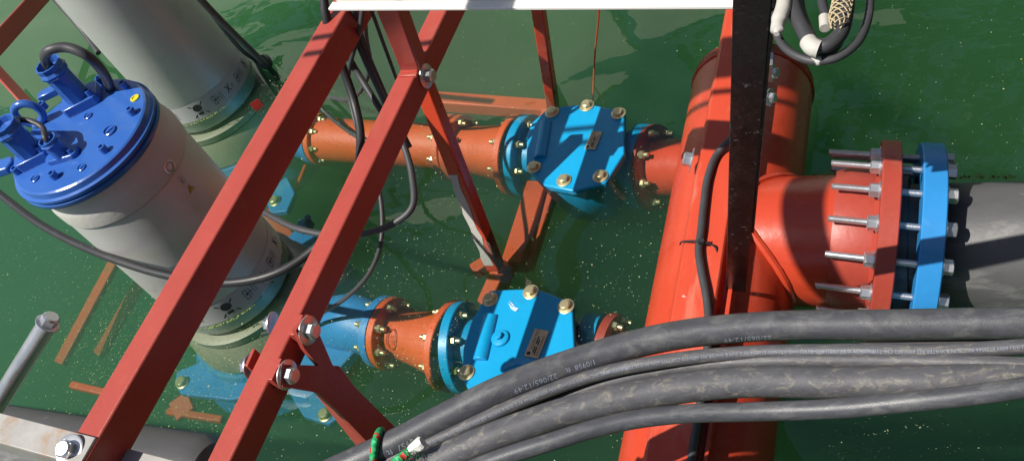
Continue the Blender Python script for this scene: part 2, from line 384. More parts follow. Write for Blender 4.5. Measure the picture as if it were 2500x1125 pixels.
# second, lower bracket bolts seen on the far side (left) of B
for (u, v) in ((668, 790), (612, 893)):
    p = P(u, v, zB-.03); inst('bolt', BOLT_Z, basis((-1, -.1, .1), (0, 0, 1), p+V((.0, 0, 0))), beamB)
m = MB(); m.box(basis((-1, 0, 0), dBn, P(628, 888, zB-.03)), .07, .05, .010); obj('lug_plate', m, M['beam'], beamB, bev=.002)

# white rail at the top
zR = 1.28
r0 = P(800, 22, zR); r1 = P(1850, 16, zR); dr = (r1-r0).normalized(); pr = V((-dr.y, dr.x, 0))
rail = empty('white_rail', r0, 'bright white painted rail across the top of the frame', 'rail')
m = MB(); m.box(basis(dr, (0, 0, 1), (r0+r1)/2+pr*.012+V((0, 0, -.004))), .024, .008, (r1-r0).length); obj('bottom_lip', m, M['white'], rail, bev=.002)
m = MB(); m.box(basis(dr, (0, 0, 1), (r0+r1)/2+pr*.061+V((0, 0, .012))+dr*.006), .075, .050, (r1-r0).length-.012); obj('channel', m, paint('rail_channel_white', (.62, .59, .56), .45, .06, 5, bump=.1, dirt=(.36, .25, .16), dirt_amt=.0, dirt_scale=8), rail, bev=.003)

# dark frame members at the top left
beam_between('corner_brace', P(120, -30, .22), P(-70, 180, .34), .10, .014, M['beam'], up=(1, -.25, .1), label='dark red brace across the top left corner', cat='brace')
beam_between('short_brace', P(-60, 110, .20), P(68, 250, .10), .08, .014, M['beam'], up=(1, -.25, .1), label='short dark red brace behind the blue lifting eye of the near pump', cat='brace')

# galvanised angle with bolt, bottom left
zG = zA+.010
g0 = P(-90, 985, zG); g1 = P(236, 1068, zG); dg = (g1-g0).normalized(); gy = V((dg.y, -dg.x, 0))
ang = empty('angle_iron', g0, 'weathered galvanised angle with a bolt in the bottom left corner', 'angle iron')
m = MB(); Mx = basis(dg, (0, 0, 1), (g0+g1)/2+gy*.035); L = (g1-g0).length
m.box(Mx, .07, .008, L); m.box(basis(dg, (0, 0, 1), (g0+g1)/2+gy*.066+V((0, 0, -.045))), .008, .082, L)
obj('angle_bar', m, M['galvang'], ang, bev=.002)
m = MB(); p2 = P(300, 1118, zG-.11); m.box(basis(dg, (0, 0, 1), p2+dg*.08), .05, .008, .30); obj('angle_end', m, M['galvang'], ang, bev=.002)
inst('bolt', BOLT_BIG, basis((.12, -.25, 1), (0, 0, 1), P(170, 1098, zG+.005)), ang)

# galvanised tube with bolt head, left
gp0 = P(116, 790, .92); gp1 = P(-40, 1040, .72)
gt = empty('galvanised_tube', gp0, 'shiny galvanised tube end with a bolt at the left edge', 'tube')
m = MB(); m.tube([gp0, gp1], .025, n=28); obj('tube_body', m, M['galv'], gt)
inst('bolt', hex_bolt_mesh('bolt', .040, M['zinc'], washer=.83), basis(gp0-gp1, (0, 0, 1), gp0), gt)

# ------------------------------------------------------------------ manifold
MXx, MR, MZ = -.66, .2, .06
mani = empty('manifold_pipe', (MXx, 1.6, MZ-MR), 'thick orange red manifold pipe with a side branch floating on the right', 'pipe')
yN, yF = .80, P(1850, 150, .2).y
m = MB(); My = basis((0, 1, 0), (0, 0, 1), (MXx, 0, MZ))
prof = [(0, yN-.095)]+[(MR*math.sin(a), yN-.1*math.cos(a)) for a in [math.pi/2*i/8 for i in range(1, 9)]]
prof += [(MR, y) for y in (1.2, 1.6, 2.0, 2.4)]
prof += [(MR*math.cos(a), yF+.1*math.sin(a)) for a in [math.pi/2*i/8 for i in range(0, 8)]]+[(0, yF+.1)]
m.lathe(prof, My, n=96); obj('pipe_body', m, M['mani'], mani)
SY0, SR = 1.735, .194
m = MB(); MxS = basis((1, 0, 0), (0, 0, 1), (0, SY0, MZ)); m.lathe([(SR, MXx+.01), (SR, P(2152, 600, MZ).x-.075)], MxS, n=96); obj('branch', m, M['mani'], mani)
pts = []
for i in range(72):
    a = 2*math.pi*i/72; dz = SR*math.cos(a); dx = math.sqrt(max(MR*MR-dz*dz, 0)); pts.append(V((MXx+dx+.003, SY0+(SR+.002)*math.sin(a), MZ+(SR+.002)*math.cos(a))))
m = MB(); m.tube(pts, [.011+.003*random.random() for _ in pts]+[.012], n=8, closed=True); obj('weld_bead', m, M['mani'], mani)
for yy, nm in ((yN, 'end_weld'), (yF, 'end_weld')):
    m = MB(); m.tube([V((MXx+(MR+.001)*math.cos(a), yy, MZ+(MR+.001)*math.sin(a))) for a in [2*math.pi*i/60 for i in range(60)]], .005, n=6, closed=True); obj(nm, m, M['mani'], mani)
# waterline seam on the right side of the pipe
# red loose flange of the branch
TL = math.radians(9)                         # the bolted joint droops a little
fd = V((math.cos(TL), .0, -math.sin(TL)))
FR = .29
def ring(mb, c, d, ro, ri, t, n=80):
    Mx = basis(d, (0, 0, 1), c); mb.lathe([(ri, -t/2), (ro-.003, -t/2), (ro, -t/2+.003), (ro, t/2-.003), (ro-.003, t/2), (ri, t/2), (ri, -t/2)], Mx, n=n, caps=False)
fc = P(2152, 600, MZ); fc = V((fc.x, SY0-.002, MZ))
m = MB(); ring(m, fc, fd, FR, .2, .050); obj('flange', m, M['flange'], mani)
m = MB(); Mx = basis(fd, (0, 0, 1), fc); m.lathe([(SR, -.14), (SR+.012, -.10), (SR+.012, -.035), (SR+.03, -.022)], Mx, n=80, caps=False); obj('stub_end', m, M['flange'], mani)
# black pipe + stub end
bc = P(2250, 600, MZ); bc = V((bc.x, 1.722, MZ-.006))
pipe = empty('black_plastic_pipe', (0.0, 1.72, MZ-.18), 'wide scuffed black plastic pipe leaving the frame on the right', 'pipe')
m = MB(); Mx = basis((1, 0, 0), (0, 0, 1), (0, 1.715, MZ)); m.lathe([(.177, fc.x+.005), (.177, .235), (.18, .24)], Mx, n=96); obj('pipe_body', m, M['hdpe'], pipe)
m = MB(); m.lathe([(.178, bc.x-.075), (.196, bc.x-.07), (.196, bc.x-.03), (.178, bc.x-.025)], basis((1, 0, 0), (0, 0, 1), (0, 1.72, MZ)), n=80); obj('stub_end', m, M['hdpe'], pipe)
fb = []
m = MB()
for dx, rr in ((.232, .012), (.252, .010), (.275, .008)):
    m.tube([V((dx, 1.715+(.179)*math.cos(a), MZ+.179*math.sin(a))) for a in [2*math.pi*i/72 for i in range(72)]], rr, n=8, closed=True)
obj('fusion_bead', m, M['hdpe'], pipe)
m = MB(); m.lathe([(.178, .27), (.178, 1.6)], Mx, n=80); obj('far_length', m, M['hdpe'], pipe)
# blue backing ring with studs
ringo = empty('blue_backing_ring', (bc.x, 1.72, MZ-.29), 'bright blue ring flange on the black pipe held by long threaded studs', 'flange')
m = MB(); ring(m, bc, fd, .29, .195, .060); obj('ring_body', m, M['ring'], ringo)
NUT = local_mesh('nut', MB().prism(hexpts(.0205), 0, .022).lathe([(.0195, .0218), (.016, .0245), (.011, .0245)], n=12), M['zinc'])
WASH = local_mesh('washer', MB().lathe([(.0265, 0), (.0265, .004), (.012, .0042)], n=24), M['zinc'])
span = (bc-fc).length
N16 = 16
for k in range(N16):
    a = math.radians(35.5+180/N16*1+360/N16*k)
    off = V((0, math.cos(a), math.sin(a)))*.247
    off = off-fd*off.dot(fd)
    if math.sin(a)*.247+MZ < -.16: continue
    dd = (bc-fc).normalized()
    Ls = random.uniform(.150, .175)
    st = stud_mesh('stud', .0098, Ls+span+.06, M['zinc'])
    inst('stud', st, basis(dd, (0, 0, 1), fc+off+dd*((-Ls+span+.06)/2)), ringo)
    inst('washer', WASH, basis(-fd, (0, 0, 1), fc+off-fd*.0255), ringo)
    inst('nut', NUT, basis(-fd, (0, 0, 1), fc+off-fd*.0295) @ Matrix.Rotation(random.random(), 4, 'Z'), ringo)
    inst('washer', WASH, basis(fd, (0, 0, 1), bc+off+fd*.0305), ringo)
    inst('nut', NUT, basis(fd, (0, 0, 1), bc+off+fd*.0345) @ Matrix.Rotation(random.random(), 4, 'Z'), ringo)

# strut beam lying on the manifold + side plate
zs = MZ+MR+.055
s0 = P(1628, 1140, zs); s1 = P(1795, -60, zs)
s0 = V((P(1632, 1000, zs).x, .70, zs)); s1 = V((s0.x, 3.2, zs))
xs_l = P(1632, 781, zs).x; wS = .118
strut = empty('strut_beam', (xs_l+wS/2, .7, MZ+MR), 'weathered red channel lying along the top of the manifold pipe with a cable tied on', 'beam')
m = MB()
Ms = basis((0, 1, 0), (0, 0, 1), (xs_l+wS/2, 1.95, zs-.0275))
pf = [(-wS/2-.018, -.0275), (-wS/2, .018), (-wS/2+.008, .0275), (wS/2-.004, .0275), (wS/2, .022), (wS/2, -.0275)]
# basis: local x = up x dir
ux = V((0, 0, 1)).cross(V((0, 1, 0)))
if ux.x < 0: pf = [(-x, y) for x, y in pf][::-1]
m.prism(pf, -1.27, 1.27, Ms); obj('channel', m, M['strut'], strut, bev=.002)
m = MB(); m.box(T(xs_l+wS+.026, 1.95, MZ+MR-.004), .012, 2.5, .06); obj('side_plate', m, M['mani'], strut, bev=.002)
inst('bolt', BOLT_BIG, basis((-.95, 0, .35), (0, 0, 1), P(1690, 392, zs-.02)), strut)

# black angle post standing on the manifold
b0 = P(1797, 708, MZ+MR+.01); b1 = P(1840, -70, 1.60)
post = empty('black_angle_post', b0, 'tall black steel angle standing on the manifold pipe beside the white rail', 'post')
toC = (CAM-(b0+b1)/2).normalized(); d = (b1-b0)
Mx = basis(d, toC, (b0+b1)/2)
m = MB(); m.box(Mx, .054, .006, d.length); obj('front_leaf', m, M['black'], post, bev=.0015)
side = -1 if Mx.col[0].x < 0 else 1
p_hi0 = b0+d*.30; p_hi = (p_hi0+b1)/2
m = MB(); m.box(basis(d, toC, p_hi) @ T(side*.030, -.03, 0), .006, .06, d.length*.70); obj('side_leaf', m, M['black'], post, bev=.0015)
for (u, v, z) in ((1888, 178, .95), (1882, 238, .88)):
    inst('bolt', BOLT_Z, basis((.9, -.3, .1), (0, 0, 1), P(u-4, v, z)) @ Matrix.Scale(.6, 4), post)
m = MB(); m.box(basis(d, toC, P(1881, 165, 1.0)), .008, .03, .07); obj('cleat', m, M['galv'], post, bev=.001)

# ------------------------------------------------------------------ pumps
PR = .25
def cyl_patch(mb, cx, cyy, r, pts2, t=.0012):      # small flat outline (angle offset m, z) wrapped on a vertical cylinder
    n = len(pts2); vs = [(cx+(r+t)*math.cos(a), cyy+(r+t)*math.sin(a), z) for a, z in pts2]
    mb.add(vs, [tuple(range(n))])
def pump(cx, cyy, ztop, label, near):
    root = empty('submersible_pump', (cx, cyy, -.75), label, 'pump', 'submersible pumps side by side')
    base = T(cx, cyy, 0)
    zb = -.06
    m = MB(); m.lathe([(PR-.004, zb), (PR, zb+.01), (PR, ztop-.215), (PR-.002, ztop-.205)], base, n=96); obj('motor_housing', m, M['grey'], root)
    m = MB(); m.lathe([(PR-.003, ztop-.205), (PR+.004, ztop-.197), (PR+.006, ztop-.15), (PR+.001, ztop-.125), (PR-.006, ztop-.10), (PR-.004, ztop-.062)], base, n=96); obj('collar', m, M['collar'], root)
    # submerged lower rings and casing
    m = MB(); m.lathe([(PR+.004, -.13), (PR+.022, -.125), (PR+.024, -.095), (PR+.004, -.085)], base, n=80); obj('lower_flange', m, M['wetgrey'], root)
    m = MB(); m.lathe([(PR+.01, -.27), (PR+.055, -.26), (PR+.05, -.19), (PR+.02, -.135), (PR, -.131)], base, n=80); obj('oil_housing', m, M['wetgrey'], root)
    m = MB(); m.lathe([(.30, -.62), (.37, -.56), (.40, -.46), (.37, -.36), (.33, -.31), (.32, -.272), (.1, -.272)], base, n=80); obj('volute_casing', m, M['deepblue'], root)
    # sticker band just above the waterline
    a_v = math.atan2(-cyy, -cx)
    m = MB(); a0, a1 = a_v-1.35, a_v+1.45; n = 60; zl0, zl1 = .008, .105
    vs = []; fs = []
    for i in range(n+1):
        a = a0+(a1-a0)*i/n; vs += [(cx+(PR+.0012)*math.cos(a), cyy+(PR+.0012)*math.sin(a), z) for z in (zl0, zl1)]
    for i in range(n): fs.append((2*i, 2*i+2, 2*i+3, 2*i+1))
    m.add(vs, fs); lab = obj('instruction_sticker', m, M['label'], root)
    zc = (zl0+zl1)/2; m = MB()
    def bar(a, z, la, lz): cyl_patch(m, cx, cyy, PR+.0012, [(a-la/2, z-lz/2), (a+la/2, z-lz/2), (a+la/2, z+lz/2), (a-la/2, z+lz/2)])
    for sgn in (0,):
        ab = a_v-.35                          # crossed-out blob
        cyl_patch(m, cx, cyy, PR+.0012, [(ab+.085*math.cos(t), zc+.012+.020*math.sin(t)) for t in [i*math.pi/8 for i in range(16)]])
        bar(ab, zc-.022, .10, .014)
        for s2 in (-1, 1):
            cyl_patch(m, cx, cyy, PR+.0016, [(ab-.15, zc+s2*.034), (ab-.135, zc+s2*.038), (ab+.15, zc-s2*.034), (ab+.135, zc-s2*.038)][::s2])
    obj('pictogram', m, M['ink'], lab)
    for k, ac in enumerate((a_v+.02, a_v+.62, a_v-.95)):
        m = MB()
        for dx_ in (-.06, .0, .04, .10, .14): bar(ac+dx_, zc, .008, .045)
        bar(ac-.03, zc+.022, .07, .003); bar(ac-.03, zc-.022, .07, .003); bar(ac+.02, zc, .12, .003)
        bar(ac-.02, zc, .02, .012); obj('pictogram', m, M['ink'], lab)
    for ac in (a_v+.32, a_v+.98):
        m = MB()
        for s2 in (-1, 1): cyl_patch(m, cx, cyy, PR+.0016, [(ac-.05, zc-s2*.018), (ac-.04, zc-s2*.022), (ac+.05, zc+s2*.018), (ac+.04, zc+s2*.022)][::s2])
        bar(ac+.1, zc, .05, .003); bar(ac+.1, zc-.012, .008, .02); obj('pictogram', m, M['ink'], lab)
    return root
P1c = (-2.63, 1.64); ZT = .83
pump1 = pump(P1c[0], P1c[1], ZT, 'near grey submersible pump with a blue bolted lid and cable connectors', True)
pump2 = pump(-3.31, 2.705, 1.45, 'far grey submersible pump whose top is cut off by the upper edge', False)
# lid of pump 1
lc = V((-2.645, 1.628, ZT))
m = MB(); m.lathe([(PR-.012, -.068), (.262, -.066), (.266, -.058), (.266, -.047), (.258, -.044), (.258, -.039), (.266, -.036), (.266, -.026), (.256, -.022), (.252, -.004), (.246, 0), (0, 0)], Matrix.Translation(lc), n=110)
lid = obj('lid', m, M['lid'], pump1, ang=28)
def onlid(u, v, z=0): return P(u, v, ZT+z)
cap_me = local_mesh('cap_screw', MB().lathe([(.0135, 0), (.0135, .024), (.012, .026), (.008, .026), (.008, .014), (0, .014)], n=24), M['lid'])
for (u, v) in ((308, 214), (326, 278), (258, 370), (137, 434), (111, 264), (46, 422), (250, 202)):
    inst('cap_screw', cap_me, Matrix.Translation(onlid(u, v)), lid)
plug_me = local_mesh('plug', MB().lathe([(.017, 0), (.017, .005), (.014, .007), (.014, .004), (.011, .003), (0, .003)], n=24).box(T(0, 0, .0045), .022, .004, .004), M['lid'])
for (u, v, s) in ((269, 322, 1.35), (200, 411, .9), (86, 438, .9), (216, 285, .9)):
    inst('plug', plug_me, Matrix.Translation(onlid(u, v)) @ Matrix.Rotation(1.1, 4, 'Z') @ Matrix.Scale(s, 4), lid)
m = MB(); m.lathe([(.016, 0), (.016, .004), (.010, .005), (.009, .001)], Matrix.Translation(onlid(330, 241)), n=24); obj('yellow_plug_ring', m, M['yellow'], lid)
def connector(bu, bv, h, r, plate, rot, big=True):
    c = onlid(bu, bv); mb = MB(); R = Matrix.Translation(c) @ Matrix.Rotation(rot, 4, 'Z')
    px, py = plate
    mb2 = MB()
    oct_ = [(px/2-.012, -py/2), (px/2, -py/2+.012), (px/2, py/2-.012), (px/2-.012, py/2), (-px/2+.012, py/2), (-px/2, py/2-.012), (-px/2, -py/2+.012), (-px/2+.012, -py/2)]
    mb2.prism(oct_, 0, .034 if big else .018, R); con = obj('connector_base', mb2, M['lid'], lid, bev=.003)
    z0 = .030 if big else .016
    mb.lathe([(r*1.02, z0), (r, z0+.02), (r*.98, h*.62), (r*1.0, h*.76), (r*1.14, h*.80), (r*1.18, h*.84), (r*1.08, h*.87), (r*1.02, h*.9), (r*1.08, h), (r*.93, h), (r*.8, h*.88), (0, h*.86)], R, n=10 if big else 28)
    obj('connector_barrel', mb, M['lid'], con, ang=24)
    for s in (-1, 1):
        inst('cap_screw', cap_me, R @ T(s*(px/2-.017), -s*(py/2-.017), .034 if big else .018) @ Matrix.Scale(.85 if big else .55, 4), con)
    return c
c1 = connector(207, 251, .185, .043, (.135, .095), .55)
c2 = connector(92, 385, .165, .043, (.125, .09), .55)
c3 = connector(158, 382, .085, .028, (.12, .055), .25, False)
# lifting eye and tab
m = MB(); ce = onlid(96, 303, 0); pts = []
for i in range(40):
    a = math.pi*2*i/40; pts.append(ce+V((math.cos(a)*.046*.9, math.cos(a)*.046*.35, .052+.045*math.sin(a))))
m.tube(pts, .0135, n=12, closed=True); m.lathe([(.026, 0), (.024, .012), (.016, .016)], Matrix.Translation(ce), n=20); obj('lifting_eye', m, M['lid'], lid)
m = MB(); m.prism([(-.045, -.02), (.03, -.02), (.03, .02), (-.03, .02), (-.045, .01)], 0, .026, Matrix.Translation(onlid(130, 232)) @ Matrix.Rotation(.5, 4, 'Z')); obj('lifting_lug', m, M['lid'], lid, bev=.004)
m = MB(); m.prism([(-.05, -.03), (.03, -.03), (.045, 0), (.03, .03), (-.05, .03)], 0, .03, Matrix.Translation(onlid(18, 415)) @ Matrix.Rotation(.3, 4, 'Z')); obj('lifting_lug', m, M['lid'], lid, bev=.006)
# side plug, warning triangle and small print on the housing
def on_cyl(u, v, cx, cyy, r):
    d = ray(u, v); a = d.x**2+d.y**2; b = -2*(d.x*cx+d.y*cyy); c = cx*cx+cyy*cyy-r*r
    t = (-b-math.sqrt(b*b-4*a*c))/(2*a); return CAM+d*t
p = on_cyl(411, 407, *P1c, PR); n = V((p.x-P1c[0], p.y-P1c[1], 0)).normalized()
m = MB(); m.lathe([(.026, 0), (.024, .007), (.018, .009), (.017, .004), (.012, .004), (.011, .008), (0, .008)], basis(n, (0, 0, 1), p-n*.001), n=28); obj('side_plug', m, M['zinc'], pump1)
p = on_cyl(464, 459, *P1c, PR); aw = math.atan2(p.y-P1c[1], p.x-P1c[0])
m = MB(); cyl_patch(m, *P1c, PR+.0006, [(aw-.052, p.z-.012), (aw+.052, p.z-.012), (aw, p.z+.014)]); wt = obj('warning_triangle', m, M['yellow'], pump1)
m = MB(); cyl_patch(m, *P1c, PR+.0016, [(aw-.008, p.z-.007), (aw+.004, p.z-.007), (aw+.010, p.z+.004), (aw+.0, p.z+.004)])
for q in ((-.052, -.012, .052, -.012), (.052, -.012, 0, .014), (0, .014, -.052, -.012)):
    x0, y0, x1, y1 = q; dx_, dy_ = (x1-x0)*PR, y1-y0; l = math.hypot(dx_, dy_); ox, oy = -dy_/l*.0013/PR, dx_/l*.0013
    cyl_patch(m, *P1c, PR+.0014, [(aw+x0, p.z+y0), (aw+x1, p.z+y1), (aw+x1+ox, p.z+y1+oy), (aw+x0+ox, p.z+y0+oy)])
obj('lightning_mark', m, M['ink'], wt)
m = MB()
for i in range(4):
    for j in range(7):
        if random.random() < .2: continue
        a = aw-.03+i*.018; z = p.z+.03+j*.0055; cyl_patch(m, *P1c, PR+.0006, [(a, z), (a+.006, z), (a+.006, z+.004), (a, z+.004)])
obj('small_print', m, M['ink'], pump1)

# ------------------------------------------------------------------ discharge lines
def bolts_ring(parent, c, d, rad, n, me, side=1, off=0, a0=.3, t=.0):
    d = V(d).normalized()
    for k in range(n):
        a = a0+2*math.pi*k/n; o = basis(d, (0, 0, 1), c) @ V((rad*math.cos(a), rad*math.sin(a), t))
        inst('bolt', me, basis(d*side, (0, 0, 1), o) @ Matrix.Rotation(random.random()*2, 4, 'Z'), parent)
ZL = -.185
def nameplate(par, u, v, z, plate_dir):
    m = MB(); c = P(u, v, z)
    Mx = Matrix.Translation(c) @ Matrix.Rotation(plate_dir, 4, 'Z'); m.box(Mx, .125*.95, .058, .003); pl = obj('nameplate', m, M['plate'], par)
    return pl, Mx
def text_mesh(s, size):
    cu = bpy.data.curves.new('txt', 'FONT'); cu.body = s; cu.size = size; cu.align_x = 'CENTER'; cu.align_y = 'CENTER'; cu.resolution_u = 2
    o = bpy.data.objects.new('txt', cu); COL.objects.link(o)
    dg = bpy.context.evaluated_depsgraph_get(); me = bpy.data.meshes.new_from_object(o.evaluated_get(dg))
    bmm = bmesh.new(); bmm.from_mesh(me); bmesh.ops.triangulate(bmm, faces=bmm.faces[:])
    for _ in range(4):
        ed = [e for e in bmm.edges if e.calc_length() > size*.22]
        if not ed: break
        bmesh.ops.subdivide_edges(bmm, edges=ed, cuts=1); bmesh.ops.triangulate(bmm, faces=bmm.faces[:])
    bmm.verts.ensure_lookup_table(); vs = [v.co.copy() for v in bmm.verts]; bmm.verts.index_update(); fs = [tuple(v.index for v in f.verts) for f in bmm.faces]; bmm.free()
    bpy.data.objects.remove(o); bpy.data.curves.remove(cu); bpy.data.meshes.remove(me); return vs, fs
def check_valve(label, outline, boltpx, Lf, Rf, zc, platepx, capx, ribpx):
    """outline etc. in photo pixels of the cover; Lf, Rf: pixel and radius of the two flanges"""
    root = empty('check_valve', P(*capx, -.3), label, 'valve', 'blue check valves of the two discharge lines')
    ztop = zc
    pts = [P(u, v, ztop) for u, v in outline]
    m = MB(); m.prism([(p.x, p.y) for p in pts], ztop-.03, ztop)
    cov = obj('cover', m, M['valve'], root, bev=.005)
    cen = sum(pts, V())/len(pts)
    m = MB()
    ins = [cen+(p-cen)*.93 for p in pts]; low = [cen+(p-cen)*.72+V((0, 0, -.25)) for p in pts]; low2 = [cen+(p-cen)*.45+V((0, 0, -.33)) for p in pts]
    n = len(pts); vs = [V((p.x, p.y, ztop-.028)) for p in ins]+[V((p.x, p.y, ztop-.10)) for p in ins]+[V((p.x, p.y, ztop-.26)) for p in low]+[V((p.x, p.y, ztop-.34)) for p in low2]
    fs = [(r*n+i, (r+1)*n+i, (r+1)*n+(i+1) % n, r*n+(i+1) % n) for r in range(3) for i in range(n)]+[tuple(range(n-1, -1, -1))[::-1], tuple(range(3*n, 4*n))[::-1]]
    m.add(vs, fs); obj('body', m, M['valve'], root, bev=.01)
    (lu, lv, lr), (ru, rv, rr) = Lf, Rf
    L0 = P(lu, lv, ZL); R0 = P(ru, rv, ZL); d = (R0-L0).normalized()
    for nm, c, r, s in (('inlet_flange', L0, lr, 1), ('outlet_flange', R0, rr, -1)):
        ft = .017 if s > 0 else .042
        m = MB(); m.lathe([(0, -.016), (r, -.016), (r, ft-.003), (r-.003, ft), (r*.7, .017), (r*.66, .05), (r*.62, .12)], basis(d*s, (0, 0, 1), c+d*s*.017), n=64)
        fo = obj(nm, m, M['valve'], root)
        bolts_ring(fo, c+d*s*(.017+ft), d, r*.82, 8, BOLT_YS, side=s, a0=.35)
    for u, v in boltpx: inst('bolt', BOLT_Y, Matrix.Translation(P(u, v, ztop+.001)) @ Matrix.Rotation(random.random(), 4, 'Z'), cov)
    # raised rib and boss
    (x0, y0), (x1, y1), wd = ribpx
    a, b = P(x0, y0, ztop+.001), P(x1, y1, ztop+.001); m = MB()
    dd = b-a; Mx = basis(dd, (0, 0, 1), (a+b)/2); ux = .5*wd
    m.prism([(-ux, -.004), (-ux*.8, .010), (-ux*.3, .018), (ux*.3, .018), (ux*.8, .010), (ux, -.004)][::-1], -dd.length/2, dd.length/2, Mx); obj('cover_rib', m, M['valve'], cov, bev=.003, ang=50)
    # nameplate
    pu, pv, pdir, ssz = platepx
    c = P(pu, pv, ztop+.0035)
    m = MB(); Mx = Matrix.Translation(c) @ Matrix.Rotation(pdir, 4, 'Z'); m.box(Mx, .105*ssz, .052*ssz, .003); pl = obj('nameplate', m, M['plate'], cov)
    m = MB()
    for s, sz, x, y in (('SWING-FLEX', .0135, .008, .017), ('VAL-MATIC', .0155, -.012, -.012), ('SIZE      MODEL', .006, 0, .007), ('CWP      SN', .006, 0, .000)):
        vs, fs = text_mesh(s, sz*ssz); m.add([(v.x, v.y, 0) for v in vs], fs, Mx @ T(x*ssz, y*ssz, .0019))
    for x, y, l in ((-.004, .007, .016), (.028, .007, .03), (-.012, .000, .03), (.024, .0, .022)): m.box(Mx @ T(x*ssz, y*ssz, .0018), l*ssz, .0045*ssz, .0006)
    m.lathe([(.007*ssz, 0), (.007*ssz, .0005)], Mx @ T(.040*ssz, -.014*ssz, .0016), n=18)
    obj('lettering', m, M['ink'], pl)
    return root, L0, R0, d
v1_out = [(1130, 850), (1128, 925), (1165, 985), (1255, 1010), (1370, 985), (1405, 930), (1402, 840), (1397, 738), (1310, 703), (1195, 708), (1178, 735), (1150, 785)]
V1 = check_valve('near blue check valve under the black cables with a small plug on its cover', v1_out,
                 [(1197, 731), (1296, 713), (1382, 748), (1139, 909), (1265, 985), (1365, 955)],
                 (1122, 848, .163), (1478, 850, .115), .012, (1310, 838, math.radians(-97), .95), (1262, 850), ((1198, 770), (1172, 880), .055))
# plug boss of valve 1
cov1 = [c for c in V1[0].children if c.name.startswith('cover')][0]
m = MB(); m.lathe([(.032, 0), (.030, .008), (.016, .012)], Matrix.Translation(P(1222, 826, .012)), n=28); m.prism(hexpts(.013), .01, .024, Matrix.Translation(P(1222, 826, .012))); obj('plug_boss', m, M['valve'], cov1, bev=.002)
v2_out = [(1286, 330), (1284, 405), (1325, 452), (1395, 466), (1478, 446), (1524, 375), (1524, 272), (1434, 253), (1338, 264), (1298, 300)]
V2 = check_valve('far blue check valve striped by thin shadows in open water', v2_out,
                 [(1348, 275), (1433, 259), (1510, 278), (1304, 409), (1377, 441), (1466, 431)],
                 (1280, 380, .165), (1590, 410, .16), .012, (1449, 343, math.radians(-97), .8), (1400, 360), ((1333, 298), (1318, 386), .05))

def reducer(label, p0, p1, r0, r1, f0, f1, nb=8, oval=False, pos0=True, z0=ZL, z1=ZL, mat='cast', group='orange reducers before the valves'):
    a, b = P(*p0, z0), P(*p1, z1); d = (b-a).normalized(); L = (b-a).length
    root = empty('pipe_reducer', (a+b)/2, label, 'pipe', group)
    Mx = basis(d, (0, 0, 1), a); m = MB()
    m.lathe([(r0, .012), (r0, L*.2), (r0*.6+r1*.4, L*.5), (r1, L*.85), (r1, L-.012)], Mx, n=72); bd = obj('cone', m, M[mat], root)
    m = MB(); m.lathe([(r0*.8, 0), (f0-.003, 0), (f0, .003), (f0, .026), (f0-.003, .029), (r0, .031)], Mx, n=64); q = obj('flange', m, M[mat], root); bolts_ring(q, a+d*.030, d, f0*.83, nb, BOLT_YS, 1, a0=.35)
    m = MB(); m.lathe([(r1, L-.031), (f1-.003, L-.029), (f1, L-.026), (f1, L-.003), (f1-.003, L), (r1*.8, L)], Mx, n=64); q = obj('flange', m, M[mat], root); bolts_ring(q, b-d*.030, d, f1*.83, nb, BOLT_YS, -1, a0=.35)
    return root, a, b, d
d1 = V1[3]
R1 = reducer('near orange reducer bolted to the valve by the black cables', (948, 812), (1114, 846), .085, .125, .135, .163)
R2 = reducer('far orange reducer bolted to the striped valve', (1118, 362), (1270, 380), .095, .12, .14, .165)
R3 = reducer('long orange pipe from the far pump with flanges at both ends', (780, 340), (1112, 361), .098, .095, .118, .14, group='orange pipe lengths')
# raised oval mark on the near reducer
def cone_pt(u, v, a, b, r):                   # crude surface point: ray against the cylinder a-b of radius r
    d = (b-a).normalized(); rd = ray(u, v).normalized(); o = CAM-a
    rp = rd-d*rd.dot(d); op = o-d*o.dot(d); A = rp.dot(rp); B = 2*rp.dot(op); C = op.dot(op)-r*r
    D_ = B*B-4*A*C
    return CAM+rd*((-B-math.sqrt(max(D_, 0)))/(2*A)) if A else a
a, b = R1[1], R1[2]; dcc = (b-a).normalized(); Lr = (b-a).length
def red_r(x): t = x/Lr; return .085+(.04)*min(1, max(0, (t-.1)/.75))
m = MB()
def on_cone(x, phi, lift=.002):
    r = red_r(x)+lift; Mx = basis(dcc, (0, 0, 1), a); q = Mx.inverted() @ (CAM); aa = math.atan2(q.y, q.x)
    return Mx @ V((r*math.cos(aa+phi), r*math.sin(aa+phi), x))
pts = [on_cone(.085+.022*math.cos(t), .22+.38*math.sin(t)) for t in [2*math.pi*i/32 for i in range(32)]]
m.tube(pts, .002, n=6, closed=True)
def cone_text(s, sz, x0, ph0, lift=.0025):
    vs, fs = text_mesh(s, sz); m.add([on_cone(x0+v.y*-1*-1, ph0+v.x/.1, lift) for v in vs], fs)
cone_text('SIP', .030, .085, .22)
obj('cast_mark', m, paint('raised_cast_mark', (.50, .075, .018), .5, .1), [c for c in R1[0].children if c.name.startswith('cone')][0])

